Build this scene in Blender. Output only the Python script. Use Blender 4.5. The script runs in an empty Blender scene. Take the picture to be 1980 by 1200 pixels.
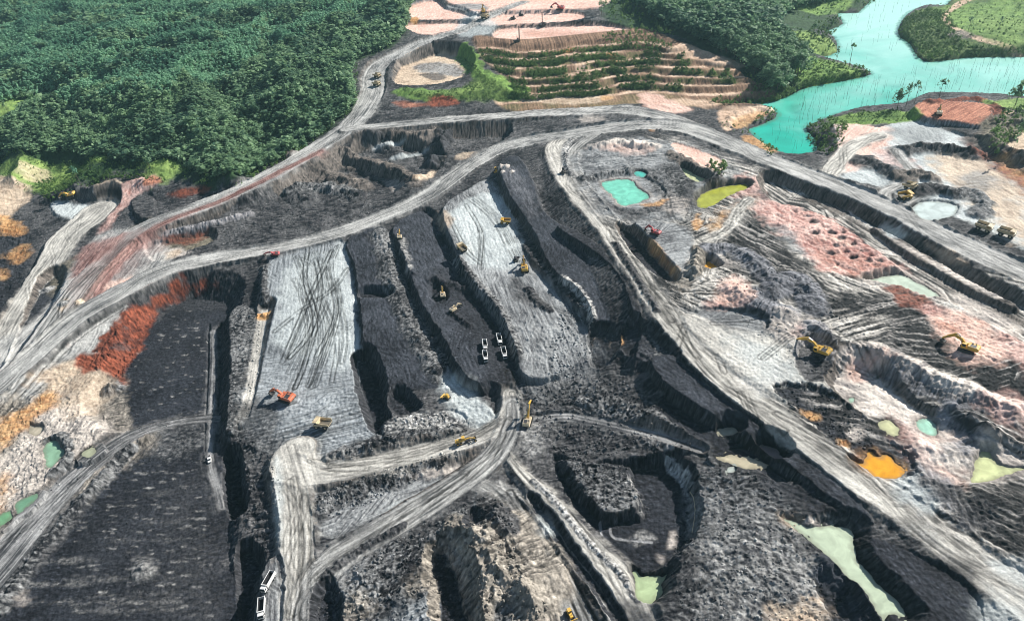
import bpy, bmesh, math, random, os
import numpy as np
from mathutils import Vector, Matrix

# ------------------------------------------------------------------ basics
QUICK = False
R = math.radians
SC = bpy.context.scene
COLL = SC.collection
rng = np.random.default_rng(7)
random.seed(7)

# camera: a drone above an open pit
CAM_H = 270.0
PITCH, ROLL = R(36.0), R(6.0)
F_PX, CX, CY = 1320.0, 990.0, 600.0
CP, SP = math.cos(PITCH), math.sin(PITCH)
fwd = np.array([0, CP, -SP])
r0 = np.array([1.0, 0, 0]); u0 = np.array([0, SP, CP])
rgt = math.cos(ROLL) * r0 - math.sin(ROLL) * u0
upv = math.sin(ROLL) * r0 + math.cos(ROLL) * u0

def ground(pts, z):
    """photo points -> world XY on the level z (scalar or one per point)"""
    p = np.asarray(pts, float).reshape(-1, 2)
    d = fwd[None] + rgt[None] * ((p[:, :1] - CX) / F_PX) - upv[None] * ((p[:, 1:] - CY) / F_PX)
    t = (np.broadcast_to(np.asarray(z, float), (len(p),)) - CAM_H) / d[:, 2]
    return d[:, :2] * t[:, None]

def depth_at(x, y, z):
    return float(np.dot(np.array([x, y, z - CAM_H]), fwd))

# ------------------------------------------------------------------ noise
_ang = np.random.default_rng(11).random(256) * 2 * np.pi
_gx, _gy = np.cos(_ang).astype(np.float32), np.sin(_ang).astype(np.float32)

def _hash(ix, iy, seed):
    h = (ix.astype(np.uint32) * np.uint32(374761393) + iy.astype(np.uint32) * np.uint32(668265263)
         + np.uint32((seed * 974711 + 12345) & 0xffffffff))
    h = (h ^ (h >> np.uint32(13))) * np.uint32(1274126177)
    return ((h ^ (h >> np.uint32(16))) & np.uint32(255)).astype(np.int32)

def perlin(x, y, seed=0):
    fx, fy = np.floor(x), np.floor(y)
    ix, iy = fx.astype(np.int64), fy.astype(np.int64)
    dx, dy = (x - fx).astype(np.float32), (y - fy).astype(np.float32)
    u, v = dx * dx * dx * (dx * (dx * 6 - 15) + 10), dy * dy * dy * (dy * (dy * 6 - 15) + 10)
    def g(a, b):
        h = _hash(ix + a, iy + b, seed)
        return _gx[h] * (dx - a) + _gy[h] * (dy - b)
    a, b, c, d = g(0, 0), g(1, 0), g(0, 1), g(1, 1)
    return ((a + (b - a) * u) + ((c + (d - c) * u) - (a + (b - a) * u)) * v) * 1.5

def fbm(x, y, octv=3, seed=0, gain=0.5):
    t = np.zeros(np.shape(x), np.float32); a = 1.0; s = 0.0
    for k in range(octv):
        t += a * perlin(x, y, seed + 17 * k); s += a
        a *= gain; x = x * 2.03 + 3.1; y = y * 2.03 + 7.7
    return t / s * 1.35

def smooth01(a):
    a = np.clip(a, 0, 1)
    return a * a * (3 - 2 * a)

# ------------------------------------------------------------------ the terrain grid (one sheet, finer near by)
STEP = 4.0 if QUICK else 1.4
w = np.arange(-0.60, 0.60, STEP / F_PX)
Yr = CAM_H * (CP + w * SP) / (SP - w * CP)
far = Yr[-1] * np.geomspace(1.04, 5.0, 24)
Yr = np.concatenate([Yr, far])
Wr = 0.93 * (Yr * CP + CAM_H * SP)
NC = int(0.93 * 2 * F_PX / STEP)
uc = np.linspace(-1, 1, NC)
NR = len(Yr)
X = (Wr[:, None] * uc[None]).ravel().astype(np.float32)
Y = np.repeat(Yr, NC).astype(np.float32)
N = len(X)
H = np.zeros(N, np.float32)
COL = np.zeros((N, 3), np.float32)
REG = np.zeros(N, np.int8)          # 0 ground, 1 road, 2 forest floor

def height_at(x, y, arr=None):
    a = H if arr is None else arr
    x, y = np.asarray(x, float), np.asarray(y, float)
    r = np.clip(np.interp(y, Yr, np.arange(NR)), 0, NR - 1.001)
    i = r.astype(int); fr = r - i
    wv = np.interp(y, Yr, Wr)
    c = np.clip((x / wv + 1) / 2 * (NC - 1), 0, NC - 1.001)
    j = c.astype(int); fc = c - j
    k = i * NC + j
    return (a[k] * (1 - fr) * (1 - fc) + a[k + NC] * fr * (1 - fc) + a[k + 1] * (1 - fr) * fc + a[k + NC + 1] * fr * fc)

def hit(pts):
    """photo points -> where those sight lines meet the terrain: (n,3)"""
    p = np.asarray(pts, float).reshape(-1, 2)
    z = np.full(len(p), 90.0)
    best = None
    # march down from above: first level at which the terrain is at or above the ray
    lev = np.arange(90.0, -16.0, -1.0)
    out = np.full(len(p), np.nan)
    for a in lev:
        xy = ground(p, a)
        hh = height_at(xy[:, 0], xy[:, 1])
        m = np.isnan(out) & (hh >= a)
        out[m] = a
    out[np.isnan(out)] = 0
    lo, hi = out.copy(), out + 1.0
    for _ in range(8):
        mid = (lo + hi) / 2
        xy = ground(p, mid); hh = height_at(xy[:, 0], xy[:, 1])
        b = hh >= mid
        lo = np.where(b, mid, lo); hi = np.where(b, hi, mid)
    xy = ground(p, lo)
    return np.column_stack([xy, lo])

def world(pts, z=None):
    if z is None:
        return hit(pts)[:, :2]
    return ground(pts, z)

def catmull(P, n=4, closed=True):
    P = np.asarray(P, float)
    if n <= 1 or len(P) < 3:
        return P
    m = len(P); out = []
    rngi = range(m) if closed else range(m - 1)
    for i in rngi:
        if closed:
            a, b, c, d = P[i - 1], P[i], P[(i + 1) % m], P[(i + 2) % m]
        else:
            a, b, c, d = P[max(i - 1, 0)], P[i], P[i + 1], P[min(i + 2, m - 1)]
        for k in range(n):
            t = k / n
            out.append(0.5 * ((2 * b) + (c - a) * t + (2 * a - 5 * b + 4 * c - d) * t * t + (3 * b - a - 3 * c + d) * t ** 3))
    if not closed:
        out.append(P[-1])
    return np.array(out)

def _bbox_idx(P, m):
    x0, y0 = P[:, 0].min() - m, P[:, 1].min() - m
    x1, y1 = P[:, 0].max() + m, P[:, 1].max() + m
    r0_, r1_ = np.searchsorted(Yr, y0), np.searchsorted(Yr, y1)
    lo, hi = r0_ * NC, r1_ * NC
    k = np.nonzero((X[lo:hi] >= x0) & (X[lo:hi] <= x1))[0] + lo
    return k

def line_field(P, x, y, closed):
    """distance to a polyline, arclength of the nearest point, signed side"""
    Q = np.vstack([P, P[:1]]) if closed else P
    best = np.full(len(x), 1e18, np.float32); s_ = np.zeros(len(x), np.float32); side = np.zeros(len(x), np.float32)
    acc = 0.0
    for i in range(len(Q) - 1):
        ax, ay = Q[i]; bx, by = Q[i + 1]
        ex, ey = bx - ax, by - ay
        L2 = ex * ex + ey * ey
        if L2 < 1e-9:
            continue
        L = math.sqrt(L2)
        px, py = x - np.float32(ax), y - np.float32(ay)
        t = np.clip((px * np.float32(ex) + py * np.float32(ey)) / np.float32(L2), 0, 1)
        dx, dy = px - t * np.float32(ex), py - t * np.float32(ey)
        d2 = dx * dx + dy * dy
        m = d2 < best
        best = np.where(m, d2, best)
        s_ = np.where(m, np.float32(acc) + t * np.float32(L), s_)
        side = np.where(m, np.sign(np.float32(ex) * py - np.float32(ey) * px), side)
        acc += L
    return np.sqrt(best), s_, side

def inside(P, x, y):
    ins = np.zeros(len(x), bool)
    m = len(P)
    for i in range(m):
        ax, ay = P[i]; bx, by = P[(i + 1) % m]
        if ay == by:
            continue
        c = ((ay > y) != (by > y)) & (x < (bx - ax) * (y - ay) / (by - ay) + ax)
        ins ^= c
    return ins

def poly_field(P, margin):
    k = _bbox_idx(P, margin)
    x, y = X[k], Y[k]
    d, s, _ = line_field(P, x, y, True)
    ins = inside(P, x, y)
    d = np.where(ins, -d, d)
    q = d < margin
    return k[q], d[q], s[q]

# ------------------------------------------------------------------ surfaces: (dark, light, length, width, bias, contrast, relief)
def S(r, g, b):
    c = np.array([r, g, b]) / 255.0
    return np.where(c <= 0.04045, c / 12.92, ((c + 0.055) / 1.055) ** 2.4) / 1.1

T = {
 'coal':   (S(22,23,28), S(70,72,77), 3, 1.6, -0.22, 1.3, 0.22, 0.0),
 'coalflat': (S(18,20,26), S(60,63,70), 5, 1.5, -0.18, 1.2, 0.10, 0.0),
 'coalbench': (S(25,27,33), S(78,82,89), 8, 1.4, -0.10, 1.2, 0.12, 0.10),
 'coalwall': (S(21,22,26), S(76,77,80), 5, 1.5, -0.1, 1.2, 0.6, 0.0),
 'rubble': (S(30,31,35), S(142,142,140), 3.6, 1.8, -0.16, 1.7, 0.22, 0.0),
 'rubblelight': (S(60,61,64), S(192,190,184), 4, 2.0, -0.02, 1.7, 0.22, 0.0),
 'dark':   (S(27,28,33), S(106,105,104), 9, 1.6, -0.1, 1.5, 0.35, 0.1),
 'wall':   (S(48,45,44), S(136,127,118), 12, 1.4, -0.05, 1.2, 0.4, 0.0),
 'greywall': (S(80,80,84), S(172,169,168), 12, 1.4, 0.0, 1.2, 0.35, 0.0),
 'grey':   (S(84,85,87), S(178,180,178), 22, 1.4, 0.0, 1.4, 0.2, 0.3),
 'pad':    (S(84,88,91), S(176,181,182), 30, 1.3, 0.1, 1.2, 0.10, 0.35),
 'pale':   (S(146,152,153), S(214,220,216), 30, 1.6, 0.22, 1.0, 0.08, 0.35),
 'road':   (S(92,93,93), S(208,206,199), 70, 1.7, 0.12, 1.0, 0.10, 0.45),
 'roadpale': (S(120,118,113), S(226,221,209), 70, 1.7, 0.15, 0.95, 0.10, 0.4),
 'roaddark': (S(66,67,69), S(176,175,172), 50, 1.3, 0.0, 1.2, 0.10, 0.4),
 'redroad': (S(116,78,72), S(192,156,146), 60, 1.3, 0.0, 1.2, 0.10, 0.4),
 'redbank': (S(72,38,30), S(156,86,62), 7, 1.5, -0.04, 1.1, 0.4, 0.0),
 'reddirt': (S(132,76,58), S(206,144,116), 22, 1.6, 0.05, 1.1, 0.2, 0.3),
 'pink':   (S(206,156,136), S(248,214,196), 36, 1.8, 0.2, 1.0, 0.10, 0.3),
 'pinkred': (S(164,112,102), S(240,204,190), 9, 3, 0.05, 1.2, 0.25, 0.2),
 'tan':    (S(158,134,112), S(234,212,184), 14, 2.5, 0.1, 1.1, 0.2, 0.2),
 'orange': (S(170,116,66), S(232,188,132), 10, 2.5, 0.0, 1.1, 0.2, 0.0),
 'white':  (S(132,127,124), S(240,228,214), 18, 2.2, 0.10, 1.4, 0.12, 0.2),
 'bluegrey': (S(54,55,59), S(146,147,151), 12, 1.6, 0.0, 1.3, 0.25, 0.0),
 'stripes': (S(42,42,42), S(220,214,203), 46, 2.0, -0.12, 2.6, 0.28, 0.6),
 'stripesdark': (S(34,35,36), S(184,179,172), 46, 1.9, -0.50, 2.4, 0.28, 0.6),
 'brown':  (S(72,68,63), S(178,169,155), 8, 1.8, -0.05, 1.4, 0.35, 0.0),
 'grass':  (S(72,104,48), S(136,168,84), 14, 9, 0.0, 0.9, 0.2, 0.0),
 'brightgrass': (S(84,116,56), S(150,174,96), 14, 8, 0.05, 0.9, 0.2, 0.0),
 'floor':  (S(30,52,34), S(60,88,50), 14, 9, 0.0, 0.9, 0.3, 0.0),
 'scrub':  (S(48,74,40), S(112,134,70), 9, 6, 0.0, 0.9, 0.5, 0.0),
 'mud':    (S(60,58,50), S(138,130,112), 6, 2, 0.0, 1.2, 0.2, 0.0),
 'pathtan': (S(178,146,120), S(238,208,180), 14, 2, 0.1, 1.0, 0.1, 0.3),
}
T['earthface'] = (S(88,66,52), S(164,132,106), 10, 1.8, -0.02, 1.2, 0.4, 0.0)
SMOOTH = {'pad', 'pale', 'pink', 'road', 'roadpale', 'roaddark', 'redroad', 'coalflat', 'coalbench', 'grey', 'pathtan', 'white', 'tan'}
CLODS = {'rubble', 'rubblelight', 'dark', 'coal', 'stripesdark', 'brown', 'coalflat', 'coalbench', 'coalwall'}
TURN = {'stripes', 'stripesdark', 'grey', 'pad', 'pale', 'dark', 'white', 'coalflat', 'coalbench', 'pink', 'tan', 'rubble', 'brown'}
_seed = [100]

def lay(k, wgt, typ, u, v, relief=1.0):
    A, B, L, W, bias, con, rel, rut = T[typ]
    _seed[0] += 1
    sd = _seed[0]
    g_ = 0.52 if typ.startswith('str') else 0.64
    n = fbm(u / L, v / W, 4, sd, g_)
    if typ in TURN:
        # soil worked in overlapping passes of different headings
        for q_, (ca, sa) in enumerate(((0.90, 0.43), (0.80, -0.60))):
            mk = smooth01((fbm(X[k] / 26.0, Y[k] / 26.0, 3, sd + 210 + q_, 0.6) - 0.20) / 0.30)
            q = mk > 0.01
            if q.any():
                uu, vv_ = u[q] * ca - v[q] * sa, u[q] * sa + v[q] * ca
                n[q] = n[q] * (1 - mk[q]) + fbm(uu / L, vv_ / W, 4, sd + 220 + q_, g_) * mk[q]
    n2 = fbm(X[k] / 34.0, Y[k] / 34.0, 3, sd + 500, 0.6)
    if 'road' in typ:
        n2 = 1.1 * n2 + 0.8 * fbm(X[k] / 9.0, Y[k] / 9.0, 3, sd + 510, 0.6)      # damp and dusty patches
    m = 0.5 + con * (0.75 * n + 0.38 * n2) + bias
    ln = None
    if rut:
        # crossing, gently curving ruts
        vv = v + 1.6 * W * fbm(u / (1.3 * L), v / 30.0, 2, sd + 60)
        ln = np.clip((0.16 - np.abs(perlin(u / (2.2 * L), vv / (3.2 * W), sd + 61))) / 0.16, 0, 1)
        ln = ln * smooth01(0.5 + 1.6 * fbm(u / 30.0, v / 9.0, 2, sd + 62))
        m = m - rut * 0.9 * ln
    if typ.startswith('coal'):
        fl = smooth01((perlin(u / 2.0, v / 0.9, sd + 71) - 0.42) / 0.2) * smooth01(0.35 + 1.5 * fbm(X[k] / 16.0, Y[k] / 16.0, 2, sd + 72))
        m = np.clip(m, 0, 1) + 0.9 * fl
    m = np.clip(m, 0, 1.6 if typ.startswith('coal') else 1.0)[:, None]
    col = A[None] * (1 - m) + B[None] * m
    ra = 0.45 if typ in SMOOTH else 1.0
    f = 1 + ra * 0.42 * perlin(X[k] / 1.1, Y[k] / 1.1, sd + 900) + ra * 0.25 * perlin(X[k] / 2.6, Y[k] / 2.6, sd + 901)
    if typ in CLODS:
        # scattered clods and stones: dark and pale specks
        c1 = perlin(X[k] / 1.4, Y[k] / 1.4, sd + 903)
        c2 = smooth01(0.5 + 1.4 * fbm(X[k] / 13.0, Y[k] / 13.0, 2, sd + 904))
        f = f * (1 - 0.45 * ra * smooth01((c1 - 0.30) / 0.2) * c2) + 0.9 * ra * smooth01((-c1 - 0.36) / 0.2) * c2
    f = np.maximum(f, 0.25)
    col = (np.maximum(col, A[None] * 0.7) * f[:, None]).astype(np.float32)
    wg = np.asarray(wgt, np.float32)
    COL[k] = COL[k] * (1 - wg[:, None]) + col * wg[:, None]
    if rel * relief:
        hz = n + 0.5 * perlin(X[k] / 2.2, Y[k] / 2.2, sd + 300)
        if ln is not None: hz = hz - 0.6 * ln
        H[k] += (wg * rel * relief * hz).astype(np.float32)

def axes(P, dirpx, z):
    """unit world vector of a photo direction at the middle of the patch"""
    c = P.mean(0)
    if dirpx is None:
        return np.array([1.0, 0.0])
    hz = float(z) if np.isscalar(z) else float(height_at(c[0], c[1]))
    rel = np.array([c[0], c[1], hz - CAM_H]); dz = rel @ fwd
    px = CX + F_PX * (rel @ rgt) / dz; py = CY - F_PX * (rel @ upv) / dz
    a = ground([(px, py), (px + dirpx[0], py + dirpx[1])], hz)
    e = a[1] - a[0]
    return e / np.linalg.norm(e)

def patch(pts, typ, feather=3.0, rag=3.0, alpha=1.0, dirpx=None, z=None, n=3, relief=1.0, reg=None, swirl=0.0):
    """a patch of another soil lying on the terrain"""
    P = catmull(world(pts, z), n)
    k, d, s = poly_field(P, feather + rag + 2)
    if len(k) == 0:
        return
    e = axes(P, dirpx, 20.0 if z is None else z)
    d2 = d + rag * fbm(X[k] / 11.0, Y[k] / 11.0, 3, _seed[0] + 3)
    wgt = smooth01(0.5 - d2 / (2 * feather)) * alpha
    u = X[k] * e[0] + Y[k] * e[1]; v = -X[k] * e[1] + Y[k] * e[0]
    if swirl:
        v = v + min(swirl, 8) * fbm(X[k] / 55.0, Y[k] / 55.0, 2, _seed[0] + 8)
    q = wgt > 0.004
    lay(k[q], wgt[q], typ, u[q], v[q], relief)
    if reg is not None:
        REG[k[wgt > 0.5]] = reg

def plat(pts, z, top=None, wall=None, so=1.2, mode='both', rag=1.5, ragl=9.0, n=3, dirpx=None, relief=1.0, feather=1.2, tilt=None):
    """a bench, floor or pad at level z (one level, or one per outline point: a plane), cut into and
    banked up against what is there, with side slopes so (rise over run)"""
    zs = np.atleast_1d(np.asarray(z, float))
    zs = np.interp(np.linspace(0, 1, len(pts)), np.linspace(0, 1, len(zs)), zs) if len(zs) > 1 else np.full(len(pts), zs[0])
    P0 = ground(pts, zs)
    if zs.max() - zs.min() > 1e-6:
        A_ = np.column_stack([P0, np.ones(len(P0))])
        pl = np.linalg.lstsq(A_, zs, rcond=None)[0]
    else:
        pl = np.array([0, 0, zs[0]])
    P = catmull(P0, n)
    marg = 30.0 / so + 4
    k, d, s = poly_field(P, marg)
    if len(k) == 0:
        return
    sd = _seed[0] = _seed[0] + 1
    d = d + rag * fbm(X[k] / ragl, Y[k] / ragl, 4, sd, 0.66)
    zt = pl[0] * X[k] + pl[1] * Y[k] + pl[2]
    dd = np.maximum(d, 0)
    gul = 1 + 0.18 * fbm(s / 4.0, d / 25.0, 3, sd + 40) / (1 + np.maximum(dd - 6, 0) * 0.15)        # gullied slopes
    lo, hi = zt - dd * so * gul, zt + dd * so * gul
    h0 = H[k]
    if mode == 'cut':
        h1 = np.where(d <= 0, np.minimum(h0, zt), np.minimum(h0, hi))
    elif mode == 'fill':
        h1 = np.where(d <= 0, np.maximum(h0, zt), np.maximum(h0, lo))
    else:
        h1 = np.clip(h0, lo, hi)
    H[k] = h1
    if wall:
        ch = (np.abs(h1 - h0) > 0.25) & (d > 0)
        kk = k[ch]
        if len(kk):
            lay(kk, np.clip(np.abs(h1 - h0)[ch] / 0.8, 0, 1), wall, d[ch], s[ch])
    if top:
        e = axes(P, dirpx, zs.mean())
        fe = feather * (2.6 if top in ('pad', 'grey', 'pale', 'road', 'roadpale') else 1)
        wgt = smooth01(0.5 - (d + 0.6 * fe * fbm(X[k] / 5.0, Y[k] / 5.0, 3, sd + 44)) / (2 * fe))
        q = wgt > 0.004
        u = X[k] * e[0] + Y[k] * e[1]; v = -X[k] * e[1] + Y[k] * e[0]
        lay(k[q], wgt[q], top, u[q], v[q], relief)

def road(pts, zs, width, typ='road', so=0.8, berm=0.9, wall='wall', shape=True, feather=1.6, n=4, bermw=2.0, weave=True):
    """a haul road: bed at the given levels, cut and bank beside it, a windrow along each edge"""
    zs = np.broadcast_to(np.asarray(zs, float), (len(pts),)) if zs is not None else hit(pts)[:, 2]
    P0 = ground(pts, zs)
    Q = catmull(np.column_stack([P0, zs]), n, False)
    P, zq = Q[:, :2], Q[:, 2]
    wid = np.broadcast_to(np.asarray(width, float), (len(pts),))
    wq = np.interp(np.linspace(0, 1, len(P)), np.linspace(0, 1, len(wid)), wid)
    sl = np.concatenate([[0], np.cumsum(np.hypot(*np.diff(P, axis=0).T))])
    marg = wid.max() / 2 + max(18, 14 / so)
    k = _bbox_idx(P, marg)
    d, s, side = line_field(P, X[k], Y[k], False)
    q = d < marg
    k, d, s, side = k[q], d[q], s[q], side[q]
    zt = np.interp(s, sl, zq); hw = np.interp(s, sl, wq) / 2
    sd = _seed[0] = _seed[0] + 1
    hw = hw * (1 + 0.16 * fbm(s / 22.0, side * 5.0, 3, sd, 0.6))
    e = d - hw
    dd = np.maximum(e, 0)
    h0 = H[k].copy()
    if shape:
        h1 = np.clip(h0, zt - dd * so, zt + dd * so)
        H[k] = h1
        if wall:
            ch = (np.abs(h1 - h0) > 0.3) & (e > 0)
            lay(k[ch], np.clip(np.abs(h1 - h0)[ch], 0, 1), wall, e[ch], s[ch])
    wgt = smooth01(0.5 - (e + 1.2 * fbm(X[k] / 7.0, Y[k] / 7.0, 3, sd + 5)) / (2 * feather))
    sp_ = 0.55 * smooth01((5.5 - e) / 6.0) * smooth01(0.45 + 1.3 * fbm(X[k] / 8.0, Y[k] / 8.0, 3, sd + 6))   # dust spilled past the edge
    wgt = np.maximum(wgt, sp_)
    q = wgt > 0.01
    lay(k[q], wgt[q], typ, s[q], (d * side)[q])
    REG[k[wgt > 0.5]] = 1
    if berm:
        b = np.maximum(0, 1 - np.abs(e - bermw / 2 - 0.3) / bermw) * (0.65 + 0.7 * fbm(s / 5.0, d / 5.0, 2, sd + 9))
        b = np.maximum(b, 0)
        H[k] += 0.65 * berm * b
        q = b > 0.05
        lay(k[q], np.clip(b[q] * 0.9, 0, 0.6) * smooth01(0.5 + 1.5 * fbm(s[q] / 14.0, side[q] * 3, 2, sd + 12)), 'dark', s[q], d[q], 0.3)
    if weave and wid.max() > 7:
        for i_ in range(3):
            ph, wl = random.uniform(0, 6.28), random.uniform(60, 130)
            tg = np.gradient(P, axis=0); tg /= np.linalg.norm(tg, axis=1)[:, None] + 1e-9
            off = np.sin(sl / wl * 6.28 + ph) * wq * 0.33
            tracks(None, 2.6, 0.8, 0.38, P0=P + np.column_stack([-tg[:, 1], tg[:, 0]]) * off[:, None])

def ridge(pts, h, wdt, typ=None, lum=0.7, z=None, n=4):
    """a windrow, spoil heap or berm along a line"""
    P = catmull(world(pts, z), n, False)
    k = _bbox_idx(P, wdt * 1.5)
    d, s, side = line_field(P, X[k], Y[k], False)
    sd = _seed[0] = _seed[0] + 1
    hh = np.broadcast_to(np.asarray(h, float), (len(pts),))
    tot = s.max() + 1e-6 if len(s) else 1
    hv = np.interp(s / tot, np.linspace(0, 1, len(hh)), hh)
    b = np.maximum(0, 1 - d / (wdt * (1 + lum * 0.6 * fbm(X[k] / wdt, Y[k] / wdt, 2, sd + 4)))) * (1 + lum * fbm(X[k] / (wdt * 0.8), Y[k] / (wdt * 0.8), 3, sd))
    H[k] += (hv * np.where(b > 0, b, 0)).astype(np.float32)
    if typ:
        q = b > 0.02
        lay(k[q], np.clip(b[q] * 3, 0, 1), typ, d[q], s[q])

def mound(px, r, h, typ=None):
    p = world([px])[0]
    k = _bbox_idx(p[None], r * 1.5)
    sd = _seed[0] = _seed[0] + 1
    d = np.hypot(X[k] - p[0], Y[k] - p[1]) / (r * (1 + 0.3 * fbm(X[k] / r, Y[k] / r, 2, sd)))
    b = np.maximum(0, 1 - d)
    H[k] += (h * b * (1 + 0.3 * fbm(X[k] / 3.0, Y[k] / 3.0, 2, sd + 1))).astype(np.float32)
    if typ:
        q = b > 0.02
        lay(k[q], np.clip(b[q] * 4, 0, 1), typ, d[q] * r, np.arctan2(Y[k] - p[1], X[k] - p[0])[q] * r)

def lumps(pts, amp, scale, ridged=True, seed=0, z=None, aniso=None, feather=8.0):
    """uneven dumped ground"""
    P = catmull(world(pts, z), 3)
    k, d, s = poly_field(P, 2)
    scale = scale * 0.65; amp = amp * 0.62
    x, y = X[k] / scale, Y[k] / scale
    wx = x + 0.5 * fbm(x * 1.3, y * 1.3, 2, 720 + seed); wy = y + 0.5 * fbm(x * 1.3, y * 1.3, 2, 740 + seed)
    f = fbm(wx, wy, 5, 700 + seed, 0.62)
    f = np.where(f > 0, f * 1.25, f * 0.6)
    H[k] += (amp * f * np.clip(-d / feather, 0, 1)).astype(np.float32)

def tracks(pts, gap=2.6, wdt=0.9, dark=0.55, z=None, n=5, reps=1, spread=3.0, tint=None, P0=None):
    """wheel or crawler ruts: two lines pressed darker into the soil"""
    if P0 is None: P0 = catmull(world(pts, z), n, False)
    for r_ in range(reps):
        P = P0 + (np.array([random.uniform(-1, 1), random.uniform(-1, 1)]) * spread * (r_ > 0))[None]
        k = _bbox_idx(P, gap + 2)
        d, s, side = line_field(P, X[k], Y[k], False)
        f = np.clip(1 - np.abs(d - gap / 2) / wdt, 0, 1)
        f = f * np.clip(0.75 + 0.9 * fbm(s / 7.0, d, 2, _seed[0]), 0, 1)
        q = f > 0.02
        kk = k[q]; m = (np.minimum(f[q] * 1.5, 1) * min(1, dark * 1.45))[:, None]
        tgt = COL[kk] * 0.3 if tint is None else np.asarray(tint)[None]
        COL[kk] = COL[kk] * (1 - m) + tgt * m
        H[kk] -= 0.12 * f[q]

WATERS = []; POND_Q = []; WET = np.zeros(N, bool)
def pond(*a, **kw):
    POND_Q.append((a, kw))

def fill_pond(pts, z, col, name='pond', depth=1.2, rim=None, bank=1.0, n=3, rough=0.12):
    if z is None:
        z = float(np.percentile(hit(pts)[:, 2], 25))
    P = catmull(ground(pts, z), n)
    k, d, s = poly_field(P, 26)
    d = d + 1.2 * fbm(X[k] / 6.0, Y[k] / 6.0, 3, _seed[0] + 2)
    h0 = H[k]
    hin = z - 0.12 - np.minimum(depth, -d * 0.25)
    up = np.minimum(h0, z + 0.12 + d * bank * 1.6)
    up = np.where(d < 4, np.maximum(up, z + 0.1), up)
    H[k] = np.where(d < 0, hin, np.where((d < 22) & ~WET[k], up, h0))
    WET[k[d < 0]] = True
    if rim:
        q = (d > -3) & (d < 5)
        lay(k[q], np.clip(1 - np.abs(d[q]) / 4, 0, 1) * 0.8, rim, s[q], d[q], 0.2)
    wt_ = (d > -0.5) & (d < 3.0)
    COL[k[wt_]] *= (0.45 + 0.18 * np.clip(d[wt_], 0, 3))[:, None]
    WATERS.append((name, P, z, col, rough, k, d))
# ================================================================== THE LIE OF THE LAND
CTRL = [(0,0,74),(250,0,66),(500,0,64),(700,0,60),(0,120,46),(200,120,54),(450,110,50),(120,190,30),(300,190,46),
 (550,150,42),(0,260,22),(200,270,24),(400,270,26),(600,230,31),(0,345,16),(300,345,18),(420,350,21),
 (850,70,50),(960,80,52),(1000,20,60),(1150,60,55),(1250,10,56),(1400,50,50),(1500,100,40),(1450,160,31),(1300,100,46),(1200,140,41),
 (900,150,40),(960,200,32),(1100,200,32),(1250,200,31),(1400,210,28),(1550,250,24),(1700,100,24),(1900,150,24),(1650,30,24),(1850,60,34),(1960,60,36),
 (1700,300,34),(1900,300,38),(1980,400,36),(1850,210,37),(1600,330,35),(690,245,30),(1240,225,34),(1300,240,34),(1500,310,35),(1750,420,35),(1980,520,35),
 (800,290,23),(600,350,17),(900,270,26),(1100,235,31),(0,700,4),(200,530,9),(500,485,12),(760,410,16),(960,290,24),
 (50,400,9),(150,420,11),(20,550,1),(60,470,3),(60,800,1),(30,950,-2),(150,850,0),(0,1190,-4),
 (330,700,-5),(250,1000,-6),(150,1180,-6),(450,1100,-4),(600,600,3),(560,800,4),(740,600,9),(890,560,14),(950,680,13),(960,430,19),(1060,600,17),
 (1100,480,26),(1050,330,30),(1230,540,33),(1350,450,34),(1400,620,33),(1600,500,32),(1650,680,33),(1800,600,31),(1900,700,33),
 (1500,720,32),(1700,830,26),(1850,900,28),(1960,1000,29),(1600,800,29),(1000,780,11),(1100,720,15),(1250,800,18),(1350,760,20),(1450,900,22),(1560,930,24),(1680,1010,24),(1500,1000,21),(1300,880,16),
 (900,850,8),(570,1000,5),(800,950,7),(900,1050,9),(700,1150,7),(1050,1050,10),(1400,1050,19),(1600,1100,20),(1700,1180,21),(1800,1150,25),(1250,1180,12),(1150,950,10)]
C_ = np.array(CTRL, float)
cw = ground(C_[:, :2], C_[:, 2])
farp = np.array([[-2500, 2600, 150], [-1200, 2600, 130], [0, 2600, 90], [1200, 2600, 60], [2500, 2600, 60], [-1800, 1400, 90], [2000, 1300, 40],
                 [-600, 60, -8], [600, 60, 30], [0, 40, 5], [0, 9000, 120], [-6000, 8000, 200], [6000, 8000, 120], [-9000, 12000, 200], [9000, 12000, 150]], float)
cp = np.vstack([cw, farp[:, :2]]); cz = np.concatenate([C_[:, 2], farp[:, 2]])
K_ = np.hypot(cp[:, None, 0] - cp[None, :, 0], cp[:, None, 1] - cp[None, :, 1])
mu = np.linalg.solve(np.block([[K_, np.ones((len(cp), 1))], [np.ones((1, len(cp))), np.zeros((1, 1))]]), np.concatenate([cz, [0]]))
for i in range(len(cp)):
    H += (mu[i] * np.hypot(X - cp[i, 0], Y - cp[i, 1])).astype(np.float32)
H += np.float32(mu[-1])
H += (0.9 * fbm(X / 40, Y / 40, 3, 1) + 0.5 * fbm(X / 9, Y / 9, 3, 2)).astype(np.float32)
lay(np.arange(N), np.ones(N, np.float32), 'dark', X, Y)

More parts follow.
